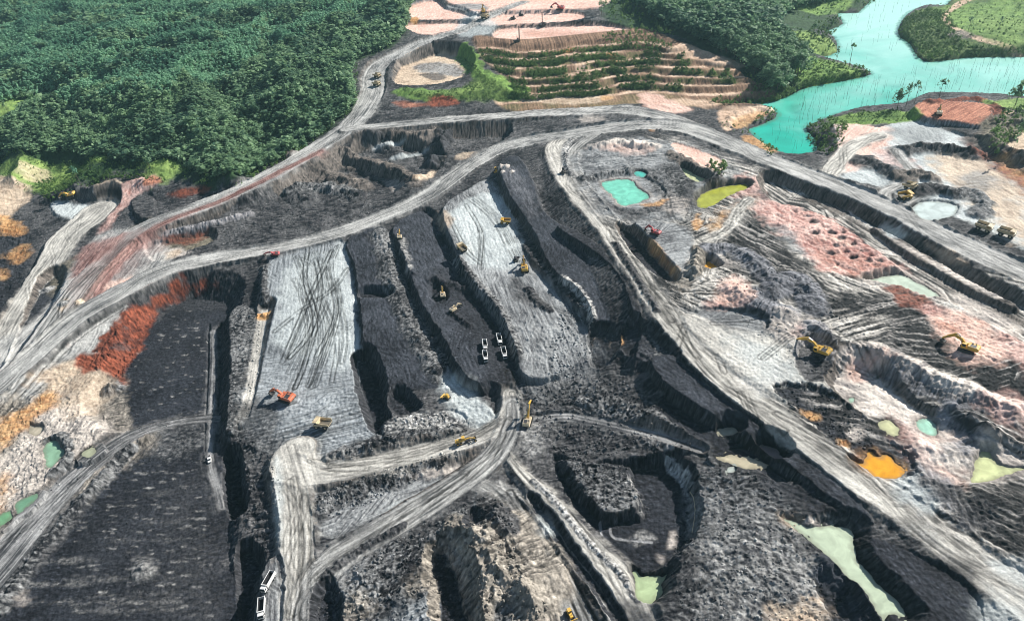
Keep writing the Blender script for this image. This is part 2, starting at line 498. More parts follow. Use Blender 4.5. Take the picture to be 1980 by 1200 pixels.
# ------------------------------------------------------------------ forest floors, peninsula, hills
FOREST_L = [(-260,-160),(500,-160),(760,-90),(800,-10),(792,22),(775,75),(735,100),(690,118),(682,160),(688,200),(645,240),(560,292),(500,332),(470,352),(412,362),(330,352),(290,342),(200,350),(120,384),(70,374),(0,338),(-260,330)]
FOREST_R = [(1165,-120),(1690,-140),(1690,5),(1640,16),(1600,30),(1630,45),(1560,65),(1612,88),(1600,104),(1578,112),(1680,142),(1640,152),(1560,166),(1535,188),(1498,195),(1440,150),(1415,118),(1350,92),(1290,62),(1215,58),(1165,22)]
PENIN = [(1738,62),(1760,30),(1790,16),(1840,2),(1880,-90),(2300,-90),(2300,112),(1980,108),(1870,110),(1800,118),(1776,108),(1766,88),(1742,74)]
patch(FOREST_L, 'floor', 8, 8)
patch(FOREST_R, 'floor', 6, 6)
patch(PENIN, 'scrub', 4, 4)
patch([(1500,70),(1560,60),(1622,88),(1590,106),(1530,60)], 'brightgrass', 5, 5)
patch([(1480,120),(1580,112),(1680,142),(1640,152),(1560,160)], 'grass', 5, 6)
patch([(1540,10),(1640,-10),(1640,16),(1580,30)], 'grass', 5, 5)
for p in ([(0,322),(60,318),(190,316),(207,328),(140,342),(90,372),(20,352)], [(284,330),(350,327),(346,345),(305,368),(286,346)],
          [(-30,206),(60,190),(70,202),(40,226),(-30,256)], [(405,183),(440,178),(452,188),(420,193)], [(200,200),(225,196),(222,204)]):
    patch(p, 'brightgrass', 5, 7)
patch([(40,330),(90,325),(90,345),(50,350)], 'tan', 5, 5, 0.6)
patch([(408,184),(445,180),(447,188)], 'tan', 3, 3, 0.8)
patch([(620,60),(700,30),(765,10),(775,60),(720,90),(660,100)], 'grass', 10, 14, 0.8)
patch([(1800,20),(1860,10),(1980,0),(1980,80),(1900,70),(1830,60)], 'grass', 8, 12)
patch([(1868,-6),(1884,-2),(1836,26),(1834,40),(1850,52),(1890,70),(1990,96),(1990,102),(1880,76),(1838,54),(1824,40),(1826,24)], 'pathtan', 1.5, 1.5, 0.95)
patch([(1830,66),(1860,58),(1885,70),(1850,76)], 'brown', 3, 3, 0.9)
patch([(1885,30),(1980,40),(1980,90),(1910,80)], 'brightgrass', 8, 12, 0.5)
H += 0

_P = catmull(ground(FOREST_L, 40), 3)
_k, _d, _s = poly_field(_P, 4)
_w = np.clip(-_d / 45, 0, 1) * np.clip(1.4 - Y[_k] / 2600, 0.2, 1)
_f = fbm(X[_k] / 120, Y[_k] / 120, 3, 404, 0.45)
H[_k] += (_w * 22 * (0.35 - np.abs(_f)) * 1.3).astype(np.float32)
# ------------------------------------------------------------------ upper cleared pads, stepped
plat([(860,-5),(905,-60),(1190,-60),(1175,5),(1100,18),(1000,22),(930,26),(900,15)], 60, 'pink', 'greywall', 1.6, dirpx=(1,0))
plat([(925,30),(1000,28),(1090,25),(1130,30),(1110,41),(1000,47),(930,48)], 56, 'pink', 'greywall', 1.6, dirpx=(1,0))
plat([(955,74),(1000,88),(1082,80),(1150,74),(1228,64),(1165,50),(1060,53),(970,57)], 52, 'pink', 'wall', 1.5, dirpx=(1,.05))
patch([(985,84),(1080,76),(1150,66),(1220,64),(1150,73),(1080,82),(1000,89)], 'orange', 3, 3, 0.55)
patch([(1010,62),(1120,60),(1180,62),(1100,70),(1040,72)], 'reddirt', 5, 8, 0.35)
plat([(782,52),(800,48),(905,46),(905,62),(860,68),(815,66),(790,58)], 51, 'pink', 'wall', 1.3, dirpx=(1,0))
plat([(790,15),(840,2),(862,18),(905,30),(905,36),(860,38),(800,36)], 55, 'pink', 'greywall', 1.3, dirpx=(1,0))
patch([(862,12),(930,8),(940,20),(870,20)], 'grey', 3, 3, 0.9)
patch([(795,34),(808,33),(808,46),(796,46)], 'orange', 2, 2)
patch([(900,28),(945,35),(960,60),(920,72),(880,62)], 'pale', 6, 6, 0.75, dirpx=(2,-1))

# ------------------------------------------------------------------ terraces below the pads
TL = [[(925,92),(960,92),(1000,100),(1060,98),(1100,92),(1170,86),(1240,80),(1290,92)],
      [(925,104),(1000,113),(1060,109),(1100,102),(1160,100),(1240,95),(1330,100)],
      [(930,118),(1000,130),(1080,128),(1120,122),(1200,117),(1262,111),(1340,109),(1390,118)],
      [(960,142),(1000,150),(1080,147),(1110,140),(1180,128),(1260,125),(1360,128),(1425,133)],
      [(985,160),(1020,166),(1090,163),(1145,160),(1170,150),(1215,143),(1280,147),(1400,150),(1485,148)],
      [(1000,176),(1040,180),(1100,173),(1150,173),(1200,160),(1250,155),(1330,164),(1420,163),(1495,156)],
      [(1000,192),(1080,188),(1160,184),(1220,174),(1290,175),(1360,180),(1450,173),(1505,167)]]
tz = [50, 46.7, 43.4, 40.1, 36.8, 33.5, 31]
tp = np.vstack([ground(l, z) for l, z in zip(TL, tz)])
tv = np.concatenate([np.full(len(l), i, float) for i, l in enumerate(TL)])
TERR = [(915,88),(1000,96),(1100,88),(1240,76),(1300,92),(1400,116),(1450,140),(1500,150),(1500,172),(1400,190),(1250,184),(1150,192),(1000,200),(950,180),(985,160),(930,125)]
Pt = catmull(ground(TERR, 40), 3)
k, d, s = poly_field(Pt, 3)
Kt = np.hypot(tp[:, None, 0] - tp[None, :, 0], tp[:, None, 1] - tp[None, :, 1])
mt = np.linalg.solve(np.block([[Kt + np.eye(len(tp)) * 0.2, np.ones((len(tp), 1))], [np.ones((1, len(tp))), np.zeros((1, 1))]]), np.concatenate([tv, [0]]))
lv = np.full(len(k), mt[-1], np.float32)
for i in range(len(tp)):
    lv += (mt[i] * np.hypot(X[k] - tp[i, 0], Y[k] - tp[i, 1])).astype(np.float32)
lv = np.clip(lv + 0.10 * fbm(X[k] / 18, Y[k] / 18, 3, 61), -0.5, 6.4)
fr = lv - np.floor(lv)
stepf = np.floor(lv) + smooth01((fr - 0.42) / 0.5)
zt = 50 - 3.25 * stepf
wt = np.clip(-d / 6, 0, 1)
H[k] = H[k] * (1 - wt) + zt * wt
east = smooth01((X[k] - 130) / 120)
lay(k, wt, 'earthface', lv * 6, X[k])
pathm = wt * smooth01((0.24 - np.abs(fr - 0.14)) / 0.12) * smooth01(0.75 + 1.3 * fbm(X[k] / 30, Y[k] / 30, 2, 64))
lay(k, pathm * 0.95, 'pathtan', X[k], lv * 8)
ris = wt * smooth01((fr - 0.36) / 0.12) * smooth01((1.0 - fr) / 0.08)
gm = ris * (lv > 0.55) * np.clip(0.85 - east * 0.9 - 0.0 * east * 1.25 + 1.2 * fbm(X[k] / 28, Y[k] / 28, 3, 62), 0, 1)
lay(k, gm, 'scrub', X[k], Y[k])
TERR_K, TERR_G = k, gm
patch([(1290,95),(1330,88),(1400,110),(1440,128),(1400,126),(1350,118)], 'pathtan', 3, 3, 0.9, dirpx=(2,1))
patch([(1175,98),(1190,110),(1200,120),(1180,118)], 'orange', 2, 3, 0.5)
patch([(1108,95),(1130,120),(1150,150),(1140,170),(1125,150),(1105,118)], 'pathtan', 3, 3, 0.8, dirpx=(1,3))
patch([(1080,98),(1110,92),(1100,104)], 'orange', 2, 2, 0.8)

# round basin west of the terraces
plat([(768,165),(772,138),(798,112),(845,106),(890,112),(908,130),(905,148),(872,160),(830,166)], 36, 'tan', 'wall', 1.3, dirpx=(1,0))
patch([(800,128),(850,120),(895,132),(890,148),(840,142),(815,140)], 'grey', 4, 4, 0.85, dirpx=(1,0))
patch([(812,144),(850,142),(862,150),(840,156)], 'dark', 2, 3, 0.8)
patch([(778,135),(800,112),(850,103),(892,108),(880,112),(800,126)], 'tan', 3, 3, 0.8)
ridge([(893,104),(910,124),(925,142),(960,158),(992,178)], 1.8, 12, 'grass')
ridge([(784,178),(830,186),(900,182),(950,178),(1000,182)], 2.2, 15, 'grass')
patch([(780,170),(830,180),(900,168),(930,150),(985,175),(1000,192),(940,196),(860,192),(800,186)], 'scrub', 5, 6, 0.85)
patch([(800,178),(850,178),(920,160),(935,150),(950,165),(880,184),(820,186)], 'brightgrass', 5, 6, 0.7)
patch([(830,188),(850,184),(880,190),(885,202),(850,206),(830,204)], 'redbank', 3, 3)
patch([(765,196),(830,200),(820,206),(770,206)], 'reddirt', 3, 3, 0.8)
patch([(1010,188),(1080,186),(1170,186),(1188,192),(1120,202),(1030,198)], 'tan', 3, 4, 0.75, dirpx=(1,-.05))
patch([(1160,187),(1185,187),(1180,193),(1165,194)], 'orange', 2, 2, 0.7)
patch([(1235,185),(1260,180),(1320,203),(1335,215),(1290,218),(1250,205)], 'pink', 4, 5, 0.85, dirpx=(2,1))
patch([(1300,190),(1380,196),(1385,208),(1330,205)], 'pathtan', 3, 4, 0.8)

# ------------------------------------------------------------------ lake and sand spit
LAKE = [(1700,-120),(1850,-120),(1840,0),(1785,14),(1752,30),(1736,64),(1760,86),(1775,110),(1800,120),(1870,112),(1980,110),(2280,112),(2280,215),(1985,196),(1940,190),(1880,186),(1810,185),(1770,190),(1735,206),(1660,212),(1600,228),(1560,248),(1575,268),(1580,292),(1555,302),(1522,305),(1488,286),(1462,268),(1448,250),(1475,240),(1500,226),(1496,212),(1468,206),(1392,207),(1440,198),(1500,194),(1560,170),(1640,155),(1683,143),(1650,130),(1585,115),(1618,100),(1612,72),(1588,65),(1630,46),(1620,26),(1680,6)]
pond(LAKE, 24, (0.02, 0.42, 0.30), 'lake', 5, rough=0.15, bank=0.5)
ridge([(1408,238),(1420,226),(1460,214),(1482,213)], 2.6, 8, 'tan')
patch([(1390,214),(1440,206),(1484,212),(1470,222),(1430,232),(1412,252),(1396,245)], 'pathtan', 2, 2, 0.9)
patch([(1415,232),(1450,218),(1480,214),(1488,220),(1460,232),(1425,250)], 'orange', 2, 2, 0.6)
patch([(1440,262),(1470,268),(1500,292),(1480,296),(1440,275)], 'orange', 3, 3, 0.7)

# ------------------------------------------------------------------ right-hand clearing above the haul road
plat([(1612,240),(1660,240),(1700,246),(1760,232),(1830,252),(1890,276),(1930,310),(2060,360),(2060,500),(1980,480),(1900,440),(1800,402),(1700,362),(1605,334),(1622,290)], 35, 'pale', 'wall', 1.0, dirpx=(2,1))
patch([(1612,240),(1690,246),(1720,262),(1690,310),(1640,330),(1610,330),(1622,290)], 'pink', 6, 8, 0.9, dirpx=(1,-1))
patch([(1700,290),(1760,300),(1770,330),(1740,350),(1700,320)], 'pinkred', 6, 8, 0.6)
patch([(1800,300),(1900,300),(1980,370),(1990,470),(1900,410),(1820,350)], 'tan', 8, 10, 0.85, dirpx=(2,1))
patch([(1850,345),(1900,330),(1930,360),(1880,380)], 'grey', 6, 6, 0.7)
patch([(1720,250),(1800,244),(1830,262),(1800,285),(1740,272)], 'grey', 5, 6, 0.6, dirpx=(2,1))
plat([(1768,204),(1800,194),(1860,196),(1905,200),(1918,214),(1895,240),(1840,232),(1790,226)], 40, 'reddirt', 'greywall', 1.4, dirpx=(2,-1))
ridge([(1800,196),(1860,193),(1910,198),(1930,215),(1925,232)], 2.5, 7, 'redbank')
ridge([(1745,296),(1780,288),(1830,292),(1880,300)], 5, 10, 'dark')
ridge([(1668,310),(1700,325),(1740,340)], 4, 12, 'dark')
patch([(1860,270),(1900,280),(1980,325),(2020,360),(2020,400),(1960,350),(1900,310)], 'redbank', 6, 6, 0.9)
ridge([(1900,268),(1960,300),(2020,340)], 5, 14, 'wall')
patch([(1930,300),(1990,330),(2010,400),(1970,350)], 'orange', 6, 8, 0.6)
plat([(1955,296),(1945,270),(1968,245),(2060,240),(2060,330),(1990,310)], 33, 'tan', 'wall', 1.0)
patch([(1905,240),(1940,222),(1955,212),(1958,218),(1925,236),(1908,246)], 'tan', 2, 2, 0.95, dirpx=(2,-1))
patch([(1900,196),(2000,190),(2060,196),(2060,208),(1960,210)], 'brightgrass', 3, 3)
patch([(1600,232),(1660,218),(1740,214),(1780,222),(1740,236),(1690,240),(1620,240)], 'grass', 3, 4)
patch([(1900,230),(1960,222),(2000,240),(1960,260),(1940,290),(1900,270)], 'mud', 4, 5)
road([(1600,345),(1612,325),(1640,290),(1668,272),(1700,262)], 35.2, 14, 'roadpale', berm=0.4)
road([(1715,395),(1712,372),(1740,355),(1765,335),(1755,318),(1730,290)], 35.1, 9, 'road', berm=0.8)
road([(1745,395),(1770,380),(1820,368),(1870,380)], 35.1, 9, 'road', berm=0.9)
ridge([(1780,372),(1800,362),(1830,372)], 3.5, 9, 'dark')
ridge([(1750,345),(1770,338),(1800,345)], 4, 9, 'wall')
ridge([(1845,378),(1880,372),(1900,395),(1895,415)], 3.0, 8, 'rubble')
pond([(1765,402),(1780,392),(1815,390),(1850,398),(1842,418),(1800,428),(1775,420)], 34.0, (0.55, 0.62, 0.58))

# ------------------------------------------------------------------ spoil slopes between the two haul roads
plat([(548,352),(600,334),(650,322),(715,330),(770,345),(765,372),(700,394),(620,405),(545,400)], 12, 'dark', 'coalwall', 0.75, ragl=16, rag=4)
plat([(690,300),(740,285),(800,292),(850,310),(840,335),(790,345),(720,322)], 17, 'dark', 'wall', 0.9, ragl=12, rag=3)
plat([(860,262),(905,252),(975,262),(960,285),(905,300),(870,285)], 19, 'dark', 'coalwall', 1.1, ragl=12, rag=3)
ridge([(560,300),(600,330),(660,352),(700,362)], 5, 14, 'wall')
ridge([(470,390),(520,372),(560,372),(600,392)], 4, 14, 'dark')
ridge([(700,262),(760,275),(830,262),(868,250)], 4, 16, 'wall')
ridge([(640,300),(700,318),(760,332),(800,350)], 5, 13, 'wall')
ridge([(865,262),(850,290),(835,320)], 7, 10, 'coalwall')
ridge([(720,262),(740,282),(770,300)], 4, 12, 'dark')
ridge([(560,372),(590,360),(640,368),(690,380)], 4, 10, 'rubble')
lumps([(540,400),(560,300),(690,255),(850,245),(1000,245),(960,280),(840,360),(700,430),(560,460),(480,440)], 2.2, 26, True, 1)
patch([(723,284),(775,272),(780,276),(730,290)], 'pale', 2, 2, 0.7)
patch([(758,303),(822,290),(824,295),(765,308)], 'pale', 2, 2, 0.7)
patch([(800,338),(835,330),(842,338),(810,346)], 'tan', 2, 2, 0.9)
patch([(880,300),(930,292),(935,298),(890,310)], 'tan', 2, 3, 0.6)
patch([(740,350),(770,345),(785,362),(760,370)], 'white', 2, 3, 0.4)
patch([(860,222),(960,212),(1010,225),(1000,236),(880,240)], 'dark', 4, 6, 0.8)
lumps([(300,440),(420,400),(520,390),(540,440),(420,490),(300,500)], 1.6, 20, True, 2)
plat([(285,478),(330,470),(400,456),(410,470),(350,490),(300,505)], 9.0, 'mud', 'wall', 0.8)
patch([(225,500),(290,480),(350,480),(355,492),(290,512),(235,525)], 'white', 3, 5, 0.7, dirpx=(3,-1))
patch([(290,495),(330,485),(352,482),(340,496),(300,505)], 'tan', 2, 2, 0.8)
patch([(285,462),(340,448),(400,444),(375,468),(310,472)], 'redbank', 4, 6, 0.7)
ridge([(300,455),(380,440),(480,415)], 2.5, 6, 'greywall')

# ------------------------------------------------------------------ left valley below the forest
patch([(-60,350),(30,345),(60,372),(40,400),(0,420),(-60,430)], 'tan', 5, 8, 0.9)
patch([(0,420),(50,440),(60,500),(40,580),(0,640),(-80,640),(-80,430)], 'coal', 6, 10)
patch([(0,415),(25,425),(50,450),(20,455),(0,440)], 'orange', 4, 5, 0.8)
patch([(10,490),(50,470),(55,495),(30,510)], 'orange', 4, 6, 0.6)
patch([(0,520),(15,525),(10,540),(0,540)], 'orange', 3, 3, 0.6)
lumps([(0,400),(60,440),(60,500),(40,580),(0,640),(-80,640),(-80,400)], 3.0, 18, True, 3)
plat([(100,392),(140,385),(185,392),(205,400),(180,420),(150,425),(110,415)], 10, 'pale', 'coalwall', 1.3, dirpx=(1,-1))
ridge([(80,385),(105,380),(150,382),(200,372),(230,352)], 3.5, 10, 'dark')
patch([(190,355),(225,348),(240,352),(225,362),(195,372)], 'tan', 3, 3, 0.8)
patch([(230,358),(290,340),(310,350),(290,362),(240,400),(210,440),(195,445),(225,395)], 'pinkred', 4, 4, 0.85, dirpx=(-1,1))
patch([(280,345),(300,340),(312,352),(285,358)], 'reddirt', 2, 3)
plat([(255,385),(290,375),(300,395),(290,420),(265,415)], 17, 'dark', 'coalwall', 1.4)
patch([(325,375),(380,362),(410,362),(350,380)], 'redbank', 3, 3, 0.9)
road([(190,405),(165,428),(130,455),(105,495),(70,545),(40,595),(10,650),(-25,720)], [11.5,10.5,9,7,4,2,0,-1], [34,34,30,24,20,18,16,16], 'roadpale', berm=0.5)
plat([(92,545),(120,540),(100,590),(55,660),(20,700),(40,640)], -1, 'coal', 'wall', 0.9)
patch([(195,465),(290,425),(230,455),(170,500),(120,560),(95,545)], 'mud', 4, 5, 0.7)

# ------------------------------------------------------------------ the haul roads
patch([(190,462),(240,452),(310,470),(330,520),(300,585),(230,640),(150,725),(60,800),(0,860),(-140,930),(-140,640),(0,640),(60,600),(130,530)], 'road', 6, 4, z=6, dirpx=(-1,1.05), swirl=10, reg=1)
road([(1010,5),(960,25),(900,55),(860,68),(815,83),(770,105),(735,126),(722,150),(722,175),(708,205),(684,236),(640,268),(590,300),(520,340),(440,378),(370,405),(300,430),(240,462),(190,510),(140,570),(90,640),(40,710),(-60,840)],
     [60,58,52,50,48,45,41,38,36,34,31,29,27,24.5,22,20,18,15,12,10,7.5,5,2], [16,18,20,20,22,22,24,26,26,26,26,25,25,25,24,24,22,20,18,17,17,17,17], 'road', berm=1.3)
road([(620,292),(560,322),(490,358),(420,392),(350,418),(290,446),(240,485),(205,530),(170,585),(120,650)], [28,26,23.5,21,19,17,14,11.5,10,8], 8, 'redroad', berm=0, shape=False)
patch([(150,520),(200,460),(300,440),(330,470),(270,520),(200,600),(140,620)], 'redroad', 9, 9, 0.3, dirpx=(-1,1))
patch([(175,470),(245,450),(225,475),(190,505),(140,535),(150,500)], 'redroad', 5, 4, 0.9, dirpx=(-1,1))
patch([(250,470),(300,452),(230,520),(190,600),(170,600),(205,520)], 'redroad', 4, 3, 0.75, dirpx=(-1,1.2))
patch([(205,552),(250,536),(252,542),(215,562)], 'pink', 3, 3, 0.85)
patch([(112,588),(130,576),(132,590),(116,604)], 'tan', 2, 2, 0.7)
mound((122,588), 5, 2.2, 'rubblelight'); mound((155,585), 4, 1.8, 'tan'); mound((92,560), 6, 2, 'rubblelight')
road([(668,250),(710,246),(770,240),(850,232),(950,225),(1050,218),(1140,214),(1210,212),(1270,222),(1325,238),(1380,262)], [31,31,31,31,31.5,32,33,34,34,34,34], [12,15,15,15,16,18,20,22,20,16,12], 'road', berm=1.3)
def REDO_C(so=1.1):
    road([(-80,815),(0,742),(70,682),(150,612),(230,566),(320,522),(420,498),(500,486),(590,468),(680,441),(760,411),(830,376),(900,326),(960,291),(1030,271),(1120,258),(1200,246),(1270,242),(1330,248),(1400,272),(1470,301),(1560,337),(1640,368),(1720,405),(1820,455),(1920,500),(2000,537),(2140,600)],
     [1.5,4,6,8,9.5,11,11.5,12,13,14.5,16,18.5,22,24,27,30,32,33.5,34,34.5,35,35,35,35,35,34.5,34,33], [18,18,18,20,22,20,17,15,15,16,17,18,18,20,22,24,24,24,22,20,19,18,19,20,20,20,20,20], 'road', so=so, berm=1.4, wall='dark')
REDO_C(0.8)
for p in ([(70,690),(160,610),(250,562),(340,520),(430,500)], [(20,750),(90,660),(150,590),(200,525),(260,470)], [(40,770),(140,660),(240,590),(330,540)], [(0,760),(80,640),(130,570),(180,520)], [(130,640),(190,575),(260,545),(330,525)]):
    tracks(p, 4, 1.0, 0.6, reps=2, spread=4)
for p in ([(1530,326),(1545,330),(1560,338),(1550,340),(1532,334)], [(1608,362),(1625,364),(1645,376),(1630,380),(1610,370)], [(1300,262),(1350,275),(1400,295),(1390,298),(1330,280)], [(1420,300),(1460,312),(1455,318),(1425,308)]):
    patch(p, 'dark', 1.5, 1.0, 0.9, z=35); 
patch([(1520,322),(1545,328),(1535,332)], 'redbank', 2, 2, 0.5)
patch([(1255,246),(1270,245),(1268,253),(1256,253)], 'orange', 2, 2, 0.7)
patch([(1120,224),(1160,222),(1165,232),(1130,236)], 'white', 3, 3, 0.5)

# ------------------------------------------------------------------ bank from the haul road to the lower coal floor
plat([(318,592),(345,578),(430,583),(442,598),(438,680),(430,760),(422,830),(432,900),(444,1000),(446,1100),(455,1260),(-60,1260),(10,1190),(60,1120),(130,1040),(200,945),(245,885),(300,850),(312,818),(240,835),(188,800),(205,742),(245,700),(268,650)], -6, 'coalflat', 'coalwall', 0.75, dirpx=(1,0), n=2)
patch([(318,560),(390,545),(420,552),(345,575),(308,600),(278,655),(255,695),(195,688),(188,668),(225,625),(270,582)], 'redbank', 3, 3, dirpx=(1,1))
patch([(150,688),(200,680),(252,682),(240,712),(238,742),(205,722),(155,716)], 'redbank', 3, 3, dirpx=(2,1))
lumps([(320,556),(390,545),(345,575),(308,600),(278,655),(250,730),(160,715),(190,660),(250,600)], 2.6, 9, True, 4)
patch([(335,575),(440,575),(440,600),(330,598)], 'coalwall', 3, 3, 0.8)
patch([(200,730),(235,720),(245,770),(240,840),(190,800)], 'brown', 3, 4, 0.8)
mound((218,752), 9, 5, 'rubble')
plat([(425,640),(440,640),(436,700),(431,760),(424,820),(418,820),(422,760),(424,700)], -10, 'coal', 'coalwall', 2.2, mode='cut', rag=0.6)
plat([(404,640),(408,640),(408,740),(402,860),(398,860),(402,740)], -7.4, 'coal', None, 2.0, mode='cut', rag=0.4)
road([(412,640),(413,700),(410,780),(406,850),(408,900),(422,945),(430,980)], -6, 4.2, 'roaddark', berm=0.5, wall=None, bermw=1)
patch([(310,830),(360,815),(400,830),(380,870),(320,890),(290,860)], 'rubble', 4, 5, 0.5)
patch([(255,1085),(280,1080),(298,1095),(292,1115),(262,1118)], 'rubblelight', 3, 4, 0.95); mound((276,1100), 7, 2.2)
patch([(30,1150),(52,1145),(56,1160),(35,1165)], 'white', 3, 4, 0.7)
for yy, x0, x1, a in ((1045,230,345,.35),(1010,280,345,.3),(1085,95,190,.4),(1130,50,160,.4),(1120,140,320,.35),(1165,60,320,.45),(1180,160,320,.35),(1150,200,320,.3),(955,280,330,.25)):
    patch([(x0,yy-4),(x1,yy-6),(x1,yy+1),(x0,yy+3)], 'rubblelight', 1.5, 2, a, dirpx=(1,-.05))
patch([(320,620),(400,600),(405,700),(330,720),(280,720)], 'coal', 10, 8, 0.5, dirpx=(1,.1))
patch([(170,1000),(350,900),(345,1180),(160,1200)], 'coal', 5, 3, 0.5, dirpx=(1,0))
patch([(350,930),(430,950),(440,1200),(320,1200)], 'dark', 8, 6, 0.25, dirpx=(1,-.4))
for _ in range(420):
    px, py = random.uniform(150, 405), random.uniform(600, 1190)
    if px < 240 and py < 880: continue
    w_ = random.uniform(1.5, 6) * (1 if py < 900 else 1.6)
    patch([(px-w_,py-.8),(px+w_*random.uniform(.5,1.5),py-1.0),(px+w_,py+.9),(px-w_*.7,py+1)], 'rubblelight', 0.6, 0.9, random.uniform(.25,.65), n=1, z=-6, relief=0)

# lower left road and the pale muddy ground beside it
patch([(-60,790),(60,770),(130,690),(210,730),(190,800),(245,835),(300,850),(200,930),(100,1000),(0,1080),(-100,1150)], 'brown', 6, 6, 1, dirpx=(1,-1))
patch([(0,900),(60,820),(110,770),(160,790),(250,850),(200,890),(120,960),(40,1020),(0,1040)], 'white', 8, 10, 0.7, dirpx=(1,-1), swirl=18)
patch([(-20,830),(60,780),(100,750),(112,775),(70,815),(20,850),(-20,870)], 'orange', 5, 6, 0.8)
patch([(0,930),(20,920),(12,960),(0,990)], 'orange', 4, 5, 0.6)
patch([(60,730),(120,700),(150,712),(120,750),(90,745)], 'tan', 5, 6, 0.8)
patch([(130,720),(200,715),(210,740),(175,800),(120,800)], 'tan', 6, 6, 0.5, dirpx=(0,1))
lumps([(-60,800),(110,750),(200,780),(240,840),(100,1000),(-60,1100)], 1.8, 12, True, 5)
road([(-70,1165),(0,1085),(60,1012),(130,938),(195,882),(245,848),(300,825),(370,812),(425,808)], [-4,-4,-4,-4,-4.2,-4.6,-5,-5.4,-5.8], [24,22,20,18,15,12,8,6,5], 'roaddark', berm=1.1)
ridge([(0,1170),(60,1085),(130,1000),(200,925),(250,868)], 1.6, 5, 'rubble')
pond([(85,862),(105,850),(120,864),(121,882),(100,902),(88,892)], -1.6, (0.25, 0.42, 0.28))
pond([(160,874),(180,866),(188,872),(172,884),(162,882)], -1.8, (0.4, 0.42, 0.28))
pond([(30,975),(60,955),(72,960),(50,982),(35,990)], -2.2, (0.16, 0.32, 0.2))
pond([(0,995),(22,985),(24,998),(5,1015),(-8,1010)], -2.4, (0.16, 0.34, 0.18))
pond([(60,820),(85,828),(72,842),(58,838)], -1.4, (0.45, 0.4, 0.3))
ridge([(92,852),(118,842),(132,862),(128,892),(105,912)], 1.6, 4, 'rubble')

# ------------------------------------------------------------------ rubble ridge and the light pad
plat([(445,605),(485,590),(500,640),(488,700),(470,790),(440,830),(448,700)], 3, 'rubble', 'coalwall', 1.1)
lumps([(445,605),(485,590),(500,640),(488,700),(470,800),(440,830),(448,700)], 3.0, 14, True, 6)
plat([(522,502),(565,478),(640,464),(664,470),(678,510),(684,570),(692,640),(698,700),(692,742),(640,756),(560,772),(475,815),(468,790),(488,700),(502,640),(505,560)], [10.5,11.5,12,12,10.5,8.5,6.5,5,4,3.5,3.2,3,3.6,5,6.5,8.6], 'pad', 'coalwall', 1.1, dirpx=(-.15,1))
patch([(565,505),(620,490),(655,482),(676,540),(684,620),(676,700),(640,714),(560,690),(535,640),(545,560)], 'pale', 7, 8, 0.8, dirpx=(-.1,1))
patch([(650,480),(664,476),(690,640),(680,715),(630,712),(640,640),(662,580)], 'pale', 3, 4, 0.9, dirpx=(.1,1))
patch([(490,700),(560,690),(690,720),(690,750),(560,770),(480,800)], 'pad', 8, 8, 0.9, dirpx=(1,-.15))
for p in ([(600,490),(585,560),(600,640),(580,740)], [(640,475),(625,560),(640,640),(600,750)], [(630,520),(650,600),(610,690)], [(585,500),(610,520),(600,590),(560,690)], [(650,540),(668,640),(662,700)], [(570,540),(600,620),(560,720)], [(610,485),(640,560),(600,660),(560,760)], [(625,470),(615,560),(650,650),(640,740)]):
    tracks(p, 2.8, 0.6, 0.5, reps=2, spread=2)
tracks([(595, 480), (590, 540), (610, 620), (590, 700), (570, 750)], 3.0, .8, .6, reps=2, spread=2.5)
tracks([(655, 475), (640, 520), (655, 590), (640, 660), (610, 745)], 3.0, .8, .6, reps=2, spread=2.5)
tracks([(575, 495), (600, 560), (625, 640), (600, 740)], 3.0, .8, .6, reps=2, spread=2.5)
tracks([(640, 485), (600, 570), (570, 640), (545, 700)], 3.0, .8, .6, reps=2, spread=2.5)
tracks([(530, 640), (580, 600), (640, 560), (670, 520)], 3.0, .8, .6, reps=2, spread=2.5)
tracks([(560, 690), (600, 640), (620, 560), (610, 500)], 3.0, .8, .6, reps=2, spread=2.5)
tracks([(655,560),(662,620),(680,622),(675,634),(655,632)], 2.5, .6, .45)
road([(512,600),(502,650),(494,700),(484,760),(470,812)], 2.6, 6, 'roadpale', berm=0.7)
mound((511,611), 5, 2.4, 'orange'); patch([(498,608),(518,604),(520,616),(502,618)], 'orange', 1.5, 2)
ridge([(510,520),(508,560),(515,590)], 2, 5, 'rubble')

# ------------------------------------------------------------------ coal benches stepping up to the right
plat([(672,462),(740,436),(768,500),(788,550),(800,590),(830,650),(855,700),(872,735),(850,752),(790,752),(745,780),(722,735),(708,685),(700,620),(693,560),(685,510)], [14,15,13.5,12,11,9.8,9,8.5,8.5,8.8,8.8,9.4,10,11,12,13], 'coalbench', 'coalwall', 1.9, dirpx=(.35,1), rag=1.2)
patch([(715,450),(748,445),(770,520),(800,600),(790,640),(765,590),(740,520)], 'dark', 4, 6, 0.9, dirpx=(.3,1))
ridge([(735,450),(748,500),(765,560),(800,640),(850,720)], 2.2, 9, 'rubble')
plat([(700,570),(725,567),(752,572),(750,580),(702,580)], 7, 'coal', None, 1.5, mode='cut', rag=.5)
plat([(762,440),(812,408),(842,420),(868,478),(882,525),(905,562),(950,612),(988,685),(1004,722),(990,745),(950,748),(905,728),(880,694),(856,645),(820,590),(800,545),(778,490)], [15.5,15,14.5,14,13.6,13.6,13.4,13,12.6,12.8,14,16,17.2,17.6,17.8,17.8,16.8], 'coalbench', 'coalwall', 1.9, dirpx=(.5,1), rag=1.2)
patch([(830,520),(880,530),(950,600),(990,690),(960,720),(890,640)], 'coal', 6, 6, 0.7)
patch([(773,470),(785,465),(795,520),(790,530)], 'rubblelight', 2, 3, 0.9); ridge([(772,468),(785,500),(800,530)], 2, 4)
plat([(836,560),(852,556),(866,574),(856,588),(838,580)], 13, 'coal', None, 1.2, mode='cut')
